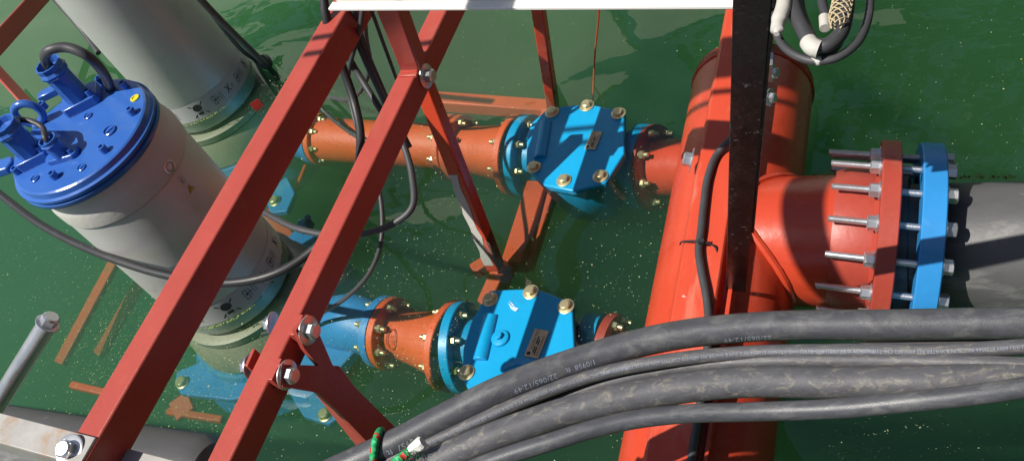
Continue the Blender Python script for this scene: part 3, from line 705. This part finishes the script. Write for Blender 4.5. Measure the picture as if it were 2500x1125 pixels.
# outlet pipes from the valves to the manifold
def outlet(label, p0, fr, y):
    a = V1[2] if label.startswith('near') else V2[2]
    d = V1[3] if label.startswith('near') else V2[3]
    b = V((MXx-.05, a.y+(MXx-a.x)*d.y/d.x*(1 if label.startswith('far') else 1.0), ZL+(.07 if label.startswith('far') else -.03))); root = empty('outlet_pipe', a, label, 'pipe', 'outlet stubs into the manifold')
    if label.startswith('near'): b = P(1650, 890, -.2)
    pr_ = .105 if label.startswith('far') else .075
    dd = (b-a).normalized(); m = MB(); m.lathe([(pr_, .01), (pr_, (b-a).length)], basis(dd, (0, 0, 1), a), n=64); obj('tube_body', m, M['mani'], root)
    m = MB(); m.lathe([(.08, .001), (fr, .001), (fr, .03), (.105, .034)], basis(dd, (0, 0, 1), a), n=64); q = obj('flange', m, M['flange'], root); bolts_ring(q, a+dd*.032, dd, fr*.83, 8, BOLT_YS, 1, a0=.35)
outlet('near outlet stub between the blue valve and the manifold, mostly under cables', None, .12, 0)
outlet('far outlet stub between the striped blue valve and the manifold', None, .16, 0)

# pump elbows: casings' outlet in blue with lugs
def elbow(root, a, d, cx, cyy, fr, r):
    s = V((cx, cyy, -.42)); pts = spline([s, s+(a-s)*.35+V((0, 0, -.02)), s+(a-s)*.75+V((0, 0, .06)), a-d*.06, a], 8)
    m = MB(); n = len(pts); m.tube(pts, [r*1.45-(r*.45)*i/(n-1) for i in range(n)], n=36); el = obj('outlet_elbow', m, M['deepblue'], root)
    m = MB(); m.lathe([(r, -.034), (fr, -.032), (fr, -.002), (r*.8, -.001)], basis(d, (0, 0, 1), a), n=64); q = obj('outlet_flange', m, M['deepblue'], root); bolts_ring(q, a-d*.034, d, fr*.83, 8, BOLT_YS, -1, a0=.35)
elbow(pump1, R1[1], R1[3], P1c[0], P1c[1], .135, .09)
elbow(pump2, R3[1], R3[3], -3.31, 2.705, .118, .09)
def lug(par, poly, z, bolt=None, t=.03, mat='deepblue', nm='casing_lug'):
    m = MB(); pts = [P(u, v, z) for u, v in poly]; m.prism([(p.x, p.y) for p in pts], z-t, z); o = obj(nm, m, M[mat], par, bev=.006)
    if bolt: inst('bolt', BOLT_LUG, Matrix.Translation(P(*bolt, z)), o)
# lugs (pixel outline at their own depth)
lug(pump1, [(425, 935), (432, 905), (520, 870), (640, 870), (700, 900), (650, 960), (560, 975), (440, 960)], -.30, (446, 934))
lug(pump1, [(700, 950), (730, 930), (830, 985), (825, 1020), (800, 1035), (740, 1015)], -.34, (795, 1013))
lug(pump1, [(812, 790), (835, 755), (880, 742), (930, 760), (925, 800), (870, 850), (800, 930), (700, 900), (740, 830)], -.20, (858, 776), t=.05)
lug(pump2, [(640, 470), (700, 430), (720, 470), (700, 515), (660, 520)], -.30, (672, 492))
lug(pump2, [(690, 590), (735, 545), (800, 575), (830, 640), (760, 660), (700, 640)], -.30, None)
m = MB(); pa = P(742, 566, -.25); m.tube([pa, P(752, 530, -.14)], .014, n=12); m.box(Matrix.Translation(P(745, 552, -.2)), .06, .05, .04); obj('vent_valve', m, M['deepblue'], pump2, bev=.004)
m = MB(); m.box(basis((1, -1, .3), (0, 0, 1), P(627, 257, .01)) , .045, .045, .002); tag(obj('red_tag', m, M['redtag']), 'small square red tag floating beside the far pump', 'tag')

# ------------------------------------------------------------------ submerged frame pieces
def sub(u0, v0, z0, u1, v1, z1, w_, label, name='submerged_beam', mat='subred', h=None, group='submerged orange frame tubes', up=(0, 0, 1)):
    beam_between(name, P(u0, v0, z0), P(u1, v1, z1), w_, h or w_, M[mat], label=label, cat='beam', group=group, up=up)
sub(1030, 233, -.12, 1345, 256, -.20, .065, 'faint orange tube under water beyond the far pipe, meeting the slim post')
sub(1335, 262, -.19, 1292, 470, -.30, .05, 'submerged orange tube passing under the far blue valve')
sub(1310, 440, -.16, 1246, 640, -.20, .085, 'orange submerged tube dropping from beneath the far blue valve')
sub(1345, 450, -.18, 1280, 650, -.24, .045, 'thinner orange submerged tube right of the one under the far valve')
sub(1222, 640, -.16, 1175, 745, -.26, .065, 'short orange submerged tube between the sloping brace and the near valve')
sub(1150, 655, -.22, 1205, 620, -.22, .05, 'small orange stub at the foot of the sloping brace')
sub(275, 635, -.30, 140, 885, -.40, .065, 'long orange submerged tube left of the near pump', h=.03)
sub(335, 690, -.45, 235, 865, -.55, .07, 'dim orange tube deep in the water just left of the near pump', h=.03)
sub(170, 935, -.22, 300, 965, -.24, .03, 'little orange bar under water below the galvanised tube')
sub(405, 1000, -.42, 540, 1020, -.42, .03, 'orange bar under water below the near pump casing')
sub(432, 968, -.40, 452, 1010, -.42, .09, 'orange block under the bolted casing lug', h=.03)
sub(1110, 980, -.34, 1230, 950, -.34, .09, 'orange tube peeking from under the near valve by the cables')
sub(640, 520, -.42, 700, 590, -.42, .10, 'orange plate under water between the two pumps')
sub(720, 460, -.35, 745, 400, -.35, .02, 'thin orange bar under water behind the long beam')
sub(870, 860, -.40, 850, 920, -.40, .02, 'thin orange bar below the near pump elbow')

# black floating pontoon pipe at bottom left
m = MB(); a = P(-60, 1058, -.09); b = P(505, 1152, -.09); d = (b-a).normalized(); L = (b-a).length
m.lathe([(.15, 0), (.15, L), (.13, L+.05), (.08, L+.08), (0, L+.09)], basis(d, (0, 0, 1), a+V((0, -.02, 0))), n=64)
tag(obj('pontoon_pipe', m, M['hdpe']), 'black pontoon pipe half sunk beneath the angle iron', 'pontoon')
# orange thin cord
m = MB(); m.tube(spline([P(1463, 10, .55), P(1460, 60, .4), P(1452, 140, .15), P(1447, 250, -.08)], 8), .0035, n=6); tag(obj('thin_cord', m, M['orange']), 'thin orange cord hanging into the water above the far valve', 'cord')

# ------------------------------------------------------------------ cables
def cable(name, pts, r, mat, label, cat='cable', group=None, n=16, k=12, parent=None):
    sp = spline([P(*q) for q in pts], k); m = MB(); m.tube(sp, r, n=n); o = obj(name, m, M[mat], parent, ang=80)
    if parent is None: tag(o, label, cat, group)
    return o, sp
CG = 'thick black cables running off to the right'
zc = .88
K1, sp1 = cable('power_cable', [(660, 1230, zc), (800, 1156, zc), (965, 1080, zc), (1110, 1005, zc), (1228, 948, zc), (1425, 876, zc-.02), (1625, 823, zc-.03), (1850, 797, zc-.04), (2200, 792, zc-.05), (2620, 785, zc-.05)], .0285, 'rubber', 'uppermost thick black cable, the one with the green rope round it', group=CG, n=32, k=20)
K2, sp2 = cable('power_cable', [(820, 1190, zc-.01), (940, 1128, zc-.01), (1100, 1058, zc-.01), (1260, 985, zc-.01), (1446, 917, zc-.02), (1600, 884, zc-.02), (1800, 862, zc-.03), (2050, 856, zc-.03), (2300, 856, zc-.03), (2620, 838, zc-.03)], .0135, 'mudrub', 'slim muddy cable with a continuous line of white print', group=CG, n=24, k=20)
K2b, sp2b = cable('power_cable', [(1100, 1088, zc-.05), (1300, 1000, zc-.05), (1500, 930, zc-.05), (1700, 892, zc-.05), (1900, 880, zc-.04), (2150, 880, zc-.04), (2350, 884, zc-.03), (2620, 896, zc-.03)], .0135, 'mudrub', 'slim mud coated cable squeezed between the printed cable and the lower thick one', group=CG, n=24, k=20)
K3, sp3 = cable('power_cable', [(860, 1220, zc), (1010, 1150, zc), (1200, 1068, zc), (1400, 1000, zc-.01), (1600, 957, zc-.02), (1800, 933, zc-.03), (2050, 934, zc-.04), (2300, 930, zc-.04), (2620, 905, zc-.05)], .029, 'mudrub', 'lower thick black cable streaked with dried mud', group=CG, n=32, k=20)
K4, sp4 = cable('power_cable', [(1100, 1165, zc), (1200, 1125, zc), (1350, 1076, zc), (1500, 1033, zc-.01), (1650, 1011, zc-.02), (1850, 1004, zc-.03), (2050, 996, zc-.02), (2250, 977, zc), (2400, 960, zc+.01), (2620, 928, zc+.02)], .0175, 'rubber', 'lowest black cable arching over the end of the manifold', group=CG, n=24, k=20)
K5, sp5 = cable('power_cable', [(2100, 842, zc-.09), (2330, 838, zc-.09), (2620, 828, zc-.09)], .008, 'thin', 'thin black cable just below the uppermost thick one at the right edge', group=CG)

def arclen(sp):
    ls = [0]
    for i in range(1, len(sp)): ls.append(ls[-1]+(sp[i]-sp[i-1]).length)
    return ls
def cable_text(par, sp, r, s, size, u, phi, mat='printw'):
    """upside-down print wrapped on the jacket; u: photo column of its middle"""
    ls = arclen(sp); 
    def col(p):
        q = p-CAM; zf = V((q.dot(V((Xc.x, Yc.x, -Dc.x))), q.dot(V((Xc.y, Yc.y, -Dc.y))), q.dot(V((Xc.z, Yc.z, -Dc.z))))); return CX+F*zf.x/zf.z
    i0 = min(range(len(sp)), key=lambda i: abs(col(sp[i])-u)); s0 = ls[i0]
    vs, fs = text_mesh(s, size); out = []
    for v in vs:
        ss = min(max(s0-v.x, 0), ls[-1]-1e-4); i = next(k for k in range(len(ls)-1) if ls[k+1] > ss); t = (ss-ls[i])/(ls[i+1]-ls[i])
        p = sp[i].lerp(sp[i+1], t); tg = (sp[min(i+2, len(sp)-1)]-sp[max(i-1, 0)]).normalized()
        nn = (CAM-p); nn = (nn-tg*nn.dot(tg)).normalized(); bb = tg.cross(nn)
        if bb.y < 0: bb = -bb
        a = phi-v.y/r; out.append(p+(nn*math.cos(a)+bb*math.sin(a))*(r+.0006))
    m = MB(); m.add(out, fs); return obj('print', m, M[mat], par, ang=80)
cable_text(K1, sp1, .0285, '22/065/12:49', .0175, 1300, -.50)
cable_text(K1, sp1, .0285, '1/0958  ft', .0165, 1414, -.40)
cable_text(K1, sp1, .0285, '22/065/12:49', .0175, 1825, -.85)
cable_text(K1, sp1, .0285, '1 0957  ft', .019, 985, -.45)
LINE = 'PRIORITY WIRE 19/C 16AWG (1.31mm2) (UL) 600V E123566 90°C SUN & WATER RES 600V FT2 CSA TYPE 600V 90°C LL 102933 FT2 -40°C'
cable_text(K2, sp2, .0135, LINE, .0085, 1240, -.05)
cable_text(K2, sp2, .0135, LINE, .0085, 1790, -.05)
cable_text(K2, sp2, .0135, LINE, .0085, 2330, -.05)

# rope round the cable
i = min(range(len(sp1)), key=lambda i: (sp1[i]-P(920, 1098, zc)).length); p = sp1[i]; t = (sp1[i+1]-sp1[i]).normalized()
nn = (CAM-p); nn = (nn-t*nn.dot(t)).normalized(); bb = t.cross(nn)
if bb.y < 0: bb = -bb
rp = [p+(nn*math.cos(a)+bb*math.sin(a))*.034+t*(.02*math.sin(a)) for a in [math.radians(x) for x in range(100, -121, -20)]]
rp += [rp[-1]+V((-.01, -.05, -.04)), rp[-1]+V((0, -.12, -.1))]
m = MB(); m.tube(spline(rp, 6), .0085, n=14); tag(obj('green_rope', m, M['rope']), 'green rope with red and blue flecks looped round the uppermost thick cable', 'rope')
rope2 = empty('cut_rope_end', P(985, 1112, zc+.03), 'frayed cut end of green rope with a white tip', 'rope')
m = MB(); sp = spline([P(930, 1160, zc+.04), P(965, 1128, zc+.05), P(990, 1108, zc+.05), P(1008, 1096, zc+.05)], 6); m.tube(sp, .0095, n=14); obj('rope_strand', m, M['rope'], rope2)
m = MB(); e0 = P(1003, 1098, zc+.052); e1 = P(1033, 1078, zc+.06)
m.tube(spline([e0, e0.lerp(e1, .5), e1], 4), [.0105, .011, .0115, .012, .0125, .0135, .014, .0135, .011], n=7); obj('white_tip', m, M['white'], rope2)
m = MB()
for _ in range(70):
    q = e0+V((random.gauss(0, .008), random.gauss(0, .008), random.gauss(0, .006))); q2 = q+V((random.gauss(.006, .008), random.gauss(-.004, .008), random.gauss(0, .007))); m.tube([q, q2], .0006, n=3)
obj('frayed_fibres', m, M['rope'], rope2)

# cables between the beams
TG = 'thin black cables hanging between the red beams'
cable('pump_cable', [(-60, 425, .55), (20, 490, .52), (110, 555, .5), (250, 622, .48), (410, 672, .46), (560, 690, .46), (670, 668, .46), (745, 625, .46), (830, 540, .48), (872, 420, .52), (880, 330, .55), (865, 250, .6), (835, 160, .7), (800, 60, .85), (786, -40, .95)], .0145, 'bthin', 'cable sweeping past the near pump below its lid and up behind both beams', group=TG)
cable('pump_cable', [(600, 500, .40), (640, 516, .40), (720, 556, .40), (800, 573, .40), (880, 572, .42), (960, 546, .43), (1006, 506, .45), (1006, 430, .48), (984, 350, .52), (940, 250, .58), (885, 130, .68), (855, 40, .8), (845, -40, .9)], .011, 'thin', 'cable with a wide bend right of the second beam', group=TG)
cable('pump_cable', [(640, 815, -.10), (720, 790, -.06), (792, 760, .02), (850, 722, .12), (904, 662, .22), (930, 590, .30), (930, 490, .36), (900, 380, .42), (868, 300, .48), (850, 200, .58), (880, 60, .8), (890, -40, .9)], .0078, 'thin', 'slender cable dipping into the water right of the forked bracket', group=TG)
cable('pump_cable', [(890, 20, .8), (893, 90, .65), (903, 160, .5), (885, 215, .35), (850, 243, .15), (815, 240, .02), (790, 235, -.05)], .009, 'thin', 'short cable curling under the long beam into the water', group=TG)
cable('pump_cable', [(862, 20, .85), (888, 110, .7), (925, 200, .6), (962, 285, .5), (1000, 360, .4)], .010, 'thin', 'straight cable running diagonally behind the crossing', group=TG)
cable('pump_cable', [(840, 120, .7), (865, 165, .62), (905, 230, .55), (940, 285, .5), (985, 360, .42)], .0115, 'thin', 'thicker cable beside the diagonal one behind the crossing', group=TG)
cable('pump_cable', [(905, 20, .8), (930, 90, .7), (952, 150, .62), (972, 205, .5)], .006, 'thin', 'thin lead close to the left edge of the upper brace', group=TG)
cable('pump_cable', [(770, 250, -.02), (800, 280, -.05), (850, 320, -.06), (905, 352, -.08), (960, 368, -.2)], .009, 'thin', 'algae covered cable lying over the far pipe under water', group=TG)
# lid cables
top1 = V((c1.x, c1.y, ZT+.165)); k1 = [top1, top1+V((-.004, 0, .05))]
def cab3(pts, r, label, name='connector_cable'):
    m = MB(); m.tube(spline(pts, 10), r, n=16); return tag(obj(name, m, M['thin'], ang=80), label, 'cable')
cab3([top1-V((0, 0, .03)), top1+V((0, 0, .02)), P(118, 125, ZT+.25), P(160, 116, ZT+.24), P(210, 135, ZT+.20), P(252, 178, ZT+.10), P(272, 225, ZT-.02), P(300, 300, ZT-.25)], .0165, 'black cable arching from the rear blue connector over the lid edge')
top3 = V((c3.x, c3.y, ZT+.07))
cab3([top3, top3+V((0, 0, .02)), P(104, 312, ZT+.10), P(75, 296, ZT+.12), P(35, 292, ZT+.13), P(-40, 300, ZT+.10)], .0095, 'grey cable leaving the small blue connector')
m = MB(); q = P(30, 292, ZT+.12); m.tube([q, P(46, 295, ZT+.12)], .012, n=12); 
cable('pump_cable', [(440, -60, 1.0), (495, 5, .8), (560, 72, .55), (622, 132, .25), (650, 160, .02), (680, 190, -.2)], .0135, 'thin', 'stiff black cable along the right side of the far pump', group='cables of the far pump')
cable('pump_cable', [(480, -20, .75), (545, 70, .45), (590, 122, .2), (628, 150, -.02)], .011, 'thin', 'second black cable tucked against the far pump housing', group='cables of the far pump')
cable('pump_cable', [(90, -50, .3), (145, 12, .25), (178, 48, .2), (206, 82, .15), (240, 130, .1)], .014, 'thin', 'black cable slipping behind the far pump at its left side', group='cables of the far pump')
m = MB(); pk = P(645, 150, .03); m.lathe([(.03, -.05), (.034, .0), (.02, .05)], basis(P(560, 72, .5)-pk, (0, 0, 1), pk), n=16); tag(obj('cable_joint', m, M['thin']), 'black cable joint at the water beside the far pump', 'joint')
# grey cable tied to the strut on the manifold
zk = zs+.012
cable('tied_cable', [(1830, 300, zk+.02), (1792, 333, zk+.02), (1752, 375, zk), (1729, 430, zk), (1718, 500, zk), (1712, 560, zk), (1706, 610, zk), (1712, 660, zk), (1724, 720, zk), (1730, 790, zk), (1722, 900, zk), (1704, 1020, zk-.01), (1685, 1140, zk-.02)], .0112, 'thin', 'grey cable cable-tied along the red channel on the manifold')
m = MB(); c = P(1708, 594, zk); pts = [P(1660, 597, zs-.02), P(1665, 590, zs+.004), P(1700, 588, zs+.026), P(1716, 590, zs+.026), P(1745, 602, zs+.01), P(1752, 625, zs-.01), P(1745, 655, zs-.05)]
m.tube(spline(pts, 6), .0025, n=6); m.box(Matrix.Translation(P(1712, 589, zk+.016)), .016, .012, .010); tag(obj('zip_tie', m, M['ink']), 'black zip tie holding the grey cable to the red channel', 'tie')

# hanging coil at upper right
HG = 'black cable loops hanging beside the post'
zh = 1.5; KR = .665
coil = [
 ([(1897, -40, zh), (1893, 40, zh), (1900, 92, zh), (1930, 128, zh), (1985, 149, zh), (2040, 142, zh), (2090, 108, zh), (2118, 50, zh), (2125, -40, zh)], .0092, 'outermost thin black loop of the hanging cables'),
 ([(1930, -40, zh+.02), (1938, 20, zh+.02), (1958, 70, zh+.02), (1985, 108, zh+.02), (2015, 112, zh+.02), (2048, 88, zh+.02), (2066, 30, zh+.02), (2068, -40, zh+.02)], .0155, 'thick black loop at the middle of the hanging cables'),
 ([(1948, -40, zh), (1950, 20, zh), (1972, 80, zh), (1998, 125, zh), (2030, 118, zh), (2052, 75, zh), (2060, 20, zh), (2056, -40, zh)], .014, 'thick black loop overlapping the middle one'),
 ([(1915, -40, zh-.02), (1922, 10, zh-.02), (1945, 60, zh-.02), (1975, 100, zh-.02)], .010, 'black strand at the left of the hanging loops'),
 ([(2006, -40, zh), (2008, 10, zh), (2016, 42, zh), (2018, 66, zh)], .010, 'short blue black lead hanging inside the loops'),
]
for pts, r, lb in coil: cable('hanging_cable', pts, r*KR, 'thin', lb, group=HG)
# white rag / tape
m = MB(); m.tube(spline([P(1918, -40, zh+.03), P(1912, 20, zh+.03), P(1900, 55, zh+.03), P(1896, 84, zh+.03)], 6), [.0108]*6+[.011]*6+[.0095]*5+[.004], n=14); tag(obj('wrapped_strap', m, M['tape']), 'off white strap hanging beside the black post', 'strap')
for u, v, r_, r2 in ((1990, 116, .0185, .011),):
    m = MB(); m.tube(spline([P(1974, 104, zh+.02), P(1985, 116, zh+.022), P(2000, 121, zh+.02)], 5), .0125, n=18); tag(obj('tape_wrap', m, M['tape']), 'pale tape wrapped at the bottom of the thick hanging loop', 'tape')
m = MB(); m.tube(spline([P(1984, 147, zh), P(1997, 149, zh), P(2006, 148, zh)], 4), .0067, n=14); tag(obj('tape_wrap', m, M['tape']), 'small pale tape band on the outermost thin loop', 'tape')
m = MB(); m.tube(spline([P(2012, 42, zh+.002), P(2013, 58, zh+.002), P(2014, 70, zh+.002)], 4), .0075, n=14); tag(obj('tape_wrap', m, M['tape']), 'pale end band on the short lead inside the loops', 'tape')
# braided grip
m = MB(); zz = zh+.035
for s in (-1, 1):
    for k in range(6):
        pts = []
        for i in range(31):
            t_ = i/30; ph = s*(t_*2*math.pi*1.6)+k*math.pi/3; rr = .0135-.007*max(0, t_-.82)/.18
            c = P(2062-22*t_*t_, -50+115*t_, zz)
            tg = (P(2040, 65, zz)-P(2062, -50, zz)).normalized(); Mx = basis(tg, (0, 0, 1), c); pts.append(Mx @ V((rr*math.cos(ph), rr*math.sin(ph), 0)))
        m.tube(pts, .001, n=5)
tag(obj('cable_grip', m, M['sock']), 'tan braided mesh grip round a hanging cable', 'grip')

# ------------------------------------------------------------------ scum and specks
def specks(name, count, mat, size, region, label, zr=(.0015, .0025), clump=None):
    m = MB()
    for _ in range(count):
        if clump and random.random() < clump[1]:
            cx_, cy_, sd = random.choice(clump[0]); u, v = random.gauss(cx_, sd), random.gauss(cy_, sd)
            p = P(u, v, 0)
        else:
            p = V((random.uniform(region[0], region[1]), random.uniform(region[2], region[3]), 0))
        z = random.uniform(*zr); s = size*random.lognormvariate(-.15, .38); a = random.random()*6.28; e = random.uniform(.3, 1)
        ca, sa = math.cos(a), math.sin(a); q = [(s, 0), (0, s*e), (-s, 0), (0, -s*e)]
        m.add([(p.x+x*ca-y*sa, p.y+x*sa+y*ca, z+random.uniform(-.0004, .0004)) for x, y in q], [(0, 1, 2, 3)])
    tag(obj(name, m, M[mat], origin=(0, 0, 0)), label, 'algae', kind='stuff')
reg = (-4.6, 1.2, .3, 4.6)
specks('floating_specks', 11000, 'speck', .0015, reg, 'fine pale specks floating on the water', clump=([(300, 850, 120), (500, 960, 140), (1000, 920, 200), (720, 240, 60), (2150, 1050, 150), (900, 600, 200), (1400, 600, 200), (150, 650, 160)], .55))
specks('sunken_specks', 7000, 'speck', .0015, reg, 'pale specks drifting under the surface', zr=(-.12, -.01), clump=([(300, 850, 120), (1000, 920, 200)], .3))
specks('algae_flakes', 240, 'algae', .0024, reg, 'yellow green algae flakes on the water', clump=([(300, 760, 70), (250, 850, 90), (480, 960, 80)], .6))
# scum lines hugging the pump and the big joint
m = MB()
for (cx_, cy_, r_) in ((P1c[0], P1c[1], PR), (-3.31, 2.705, PR)):
    for _ in range(260):
        a = random.uniform(-2.4, .6); rr = r_+.004+abs(random.gauss(0, .005)); s = random.uniform(.001, .0035)
        x, y = cx_+rr*math.cos(a), cy_+rr*math.sin(a); m.add([(x-s, y, .003), (x, y-s, .003), (x+s, y, .003), (x, y+s, .003)], [(0, 1, 2, 3)])
for _ in range(900):
    u = random.gauss(2090, 45) if random.random() < .5 else random.uniform(1985, 2480); p = P(u, 430+random.gauss(0, 3)+(4 if u > 2300 else 0), 0); s = random.uniform(.001, .004)
    m.add([(p.x-s, p.y, .003), (p.x, p.y-s, .003), (p.x+s, p.y, .003), (p.x, p.y+s, .003)], [(0, 1, 2, 3)])
tag(obj('scum_line', m, M['algae'], origin=(0, 0, 0)), 'yellow green scum along the waterlines', 'algae', kind='stuff')

# ------------------------------------------------------------------ the shore beyond the frame, seen only mirrored in the water
def shore_wall(x0, x1, y, z0, z1, mat, label, name='shed_wall'):
    m = MB(); m.box(T((x0+x1)/2, y, (z0+z1)/2), x1-x0, .12, z1-z0)
    tag(obj(name, m, M[mat], bev=0), label, 'wall')
M['wallp'] = paint('pale_shed_paint', (.8, .78, .70), .7, .12, 1.2, bump=.2)
shore_wall(-13, -6.2, 7.2, 0, 4.2, 'wallp', 'pale shed wall on the shore at the far left')
shore_wall(-5.2, -2.4, 5.6, 0, 3.1, 'wallp', 'pale container wall on the shore behind the pumps')
shore_wall(-2.2, -.4, 5.4, 0, 2.1, 'wallp', 'low pale wall on the shore behind the manifold')
shore_wall(1.5, 3.4, 5.9, 0, 3.6, 'wallp', 'pale wall on the shore at the far right')
bk = MB(); bk.box(T(-4, 8.6, .25), 26, 6, .5)
tag(obj('shore_bank', bk, paint('bank_soil', (.07, .075, .04), .9), origin=(-4, 8.6, 0)), kind='structure')
def tree(x, y, h, r, label):
    root = empty('tree', (x, y, .5), label, 'tree', 'trees on the far shore')
    m = MB(); m.lathe([(.14, 0), (.10, h*.4), (.04, h*.8)], T(x, y, .5), n=10); obj('trunk', m, M['trunk'], root)
    m = MB()
    for _ in range(900):
        th, ph = random.random()*6.28, math.acos(random.uniform(-1, 1)); rr = r*(random.random()**.4)*(1+.25*math.sin(3*th+x)*math.sin(2*ph))
        c = V((x+rr*math.sin(ph)*math.cos(th), y+rr*math.sin(ph)*math.sin(th), .5+h*.62+rr*1.15*math.cos(ph)))
        s_ = random.uniform(.09, .2); a = V((random.gauss(0, 1), random.gauss(0, 1), random.gauss(0, 1))).normalized(); b = a.orthogonal().normalized()
        m.add([c+a*s_, c+b*s_*.6, c-a*s_, c-b*s_*.6], [(0, 1, 2, 3)])
    obj('crown', m, M['leaf'], root)
M['trunk'] = paint('bark', (.10, .07, .05), .9); M['leaf'] = paint('leaves', (.05, .09, .02), .7, .3, 3)
for i, (x, y, h, r) in enumerate(((-11, 9.5, 6.5, 2.2), (-7.6, 8.6, 5.4, 1.9), (-5.6, 7.6, 2.6, 1.1), (-3.2, 7.8, 2.0, 1.0), (-.5, 7.2, 5.6, 1.9), (1.6, 7.6, 6.6, 2.1), (4.0, 8.2, 5.6, 1.9))):
    tree(x, y, h, r, 'leafy tree on the far shore, %s' % ('tallest and leftmost', 'second from the left', 'small one behind the container wall', 'smallest one, behind the pumps', 'middle one behind the manifold', 'tall one second from the right', 'rightmost')[i])

# peeled film on the near valve cover
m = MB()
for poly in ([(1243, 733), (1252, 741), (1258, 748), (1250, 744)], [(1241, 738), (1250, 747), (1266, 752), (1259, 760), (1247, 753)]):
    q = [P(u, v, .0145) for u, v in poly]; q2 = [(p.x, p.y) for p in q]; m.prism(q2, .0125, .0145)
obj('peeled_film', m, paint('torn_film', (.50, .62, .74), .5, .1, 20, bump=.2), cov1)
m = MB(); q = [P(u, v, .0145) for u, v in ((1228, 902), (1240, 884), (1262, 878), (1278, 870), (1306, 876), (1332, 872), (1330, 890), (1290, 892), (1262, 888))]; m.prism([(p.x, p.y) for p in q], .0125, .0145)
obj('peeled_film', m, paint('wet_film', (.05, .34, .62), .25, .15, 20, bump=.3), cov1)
# unseen overhead bars and cables, added to cast the bands of shade
def bar3(p0, p1, w_, label): beam_between('shade_bar', p0, p1, w_, w_, M['beam'], label=label, cat='beam')
def caster(x, y, z, zs_=.2): h = z-zs_; return V((x-SX*h, y-SY*h, z))
bar3(caster(-1.0, 2.35, 2.35), caster(-.40, 2.35, 2.35), .13, 'unseen red bar added overhead to shade the far part of the manifold')
bar3(caster(-.37, 1.45, 2.3), caster(-.37, 2.0, 2.3), .085, 'unseen red bar added overhead to shade the side branch')
for dy, k in ((.18, 'front'), (.25, 'rear')):
    m = MB(); m.tube(spline([caster(-1.5, 1.95+dy, 2.4), caster(-.9, 1.98+dy, 2.36), caster(-.25, 2.0+dy, 2.42)], 8), .012, n=10); tag(obj('shade_cable', m, M['thin']), 'unseen black cable added overhead to cast a thin shadow, the %s one of two' % k, 'cable')
# unseen dark wall and deck, added to block skylight from the side
m = MB(); m.box(T(1.75, .9, 3.6), .2, 7.5, 7.8); tag(obj('sky_blocker_wall', m, M['dark'], bev=.02), 'unseen dark wall added right of the picture to block skylight', 'wall')
m = MB(); m.box(T(-1.2, -1.7, .35), 7, 1.6, 1.0); tag(obj('sky_blocker_deck', m, M['dark'], bev=.02), 'unseen dark deck added below the picture to block skylight', 'deck')
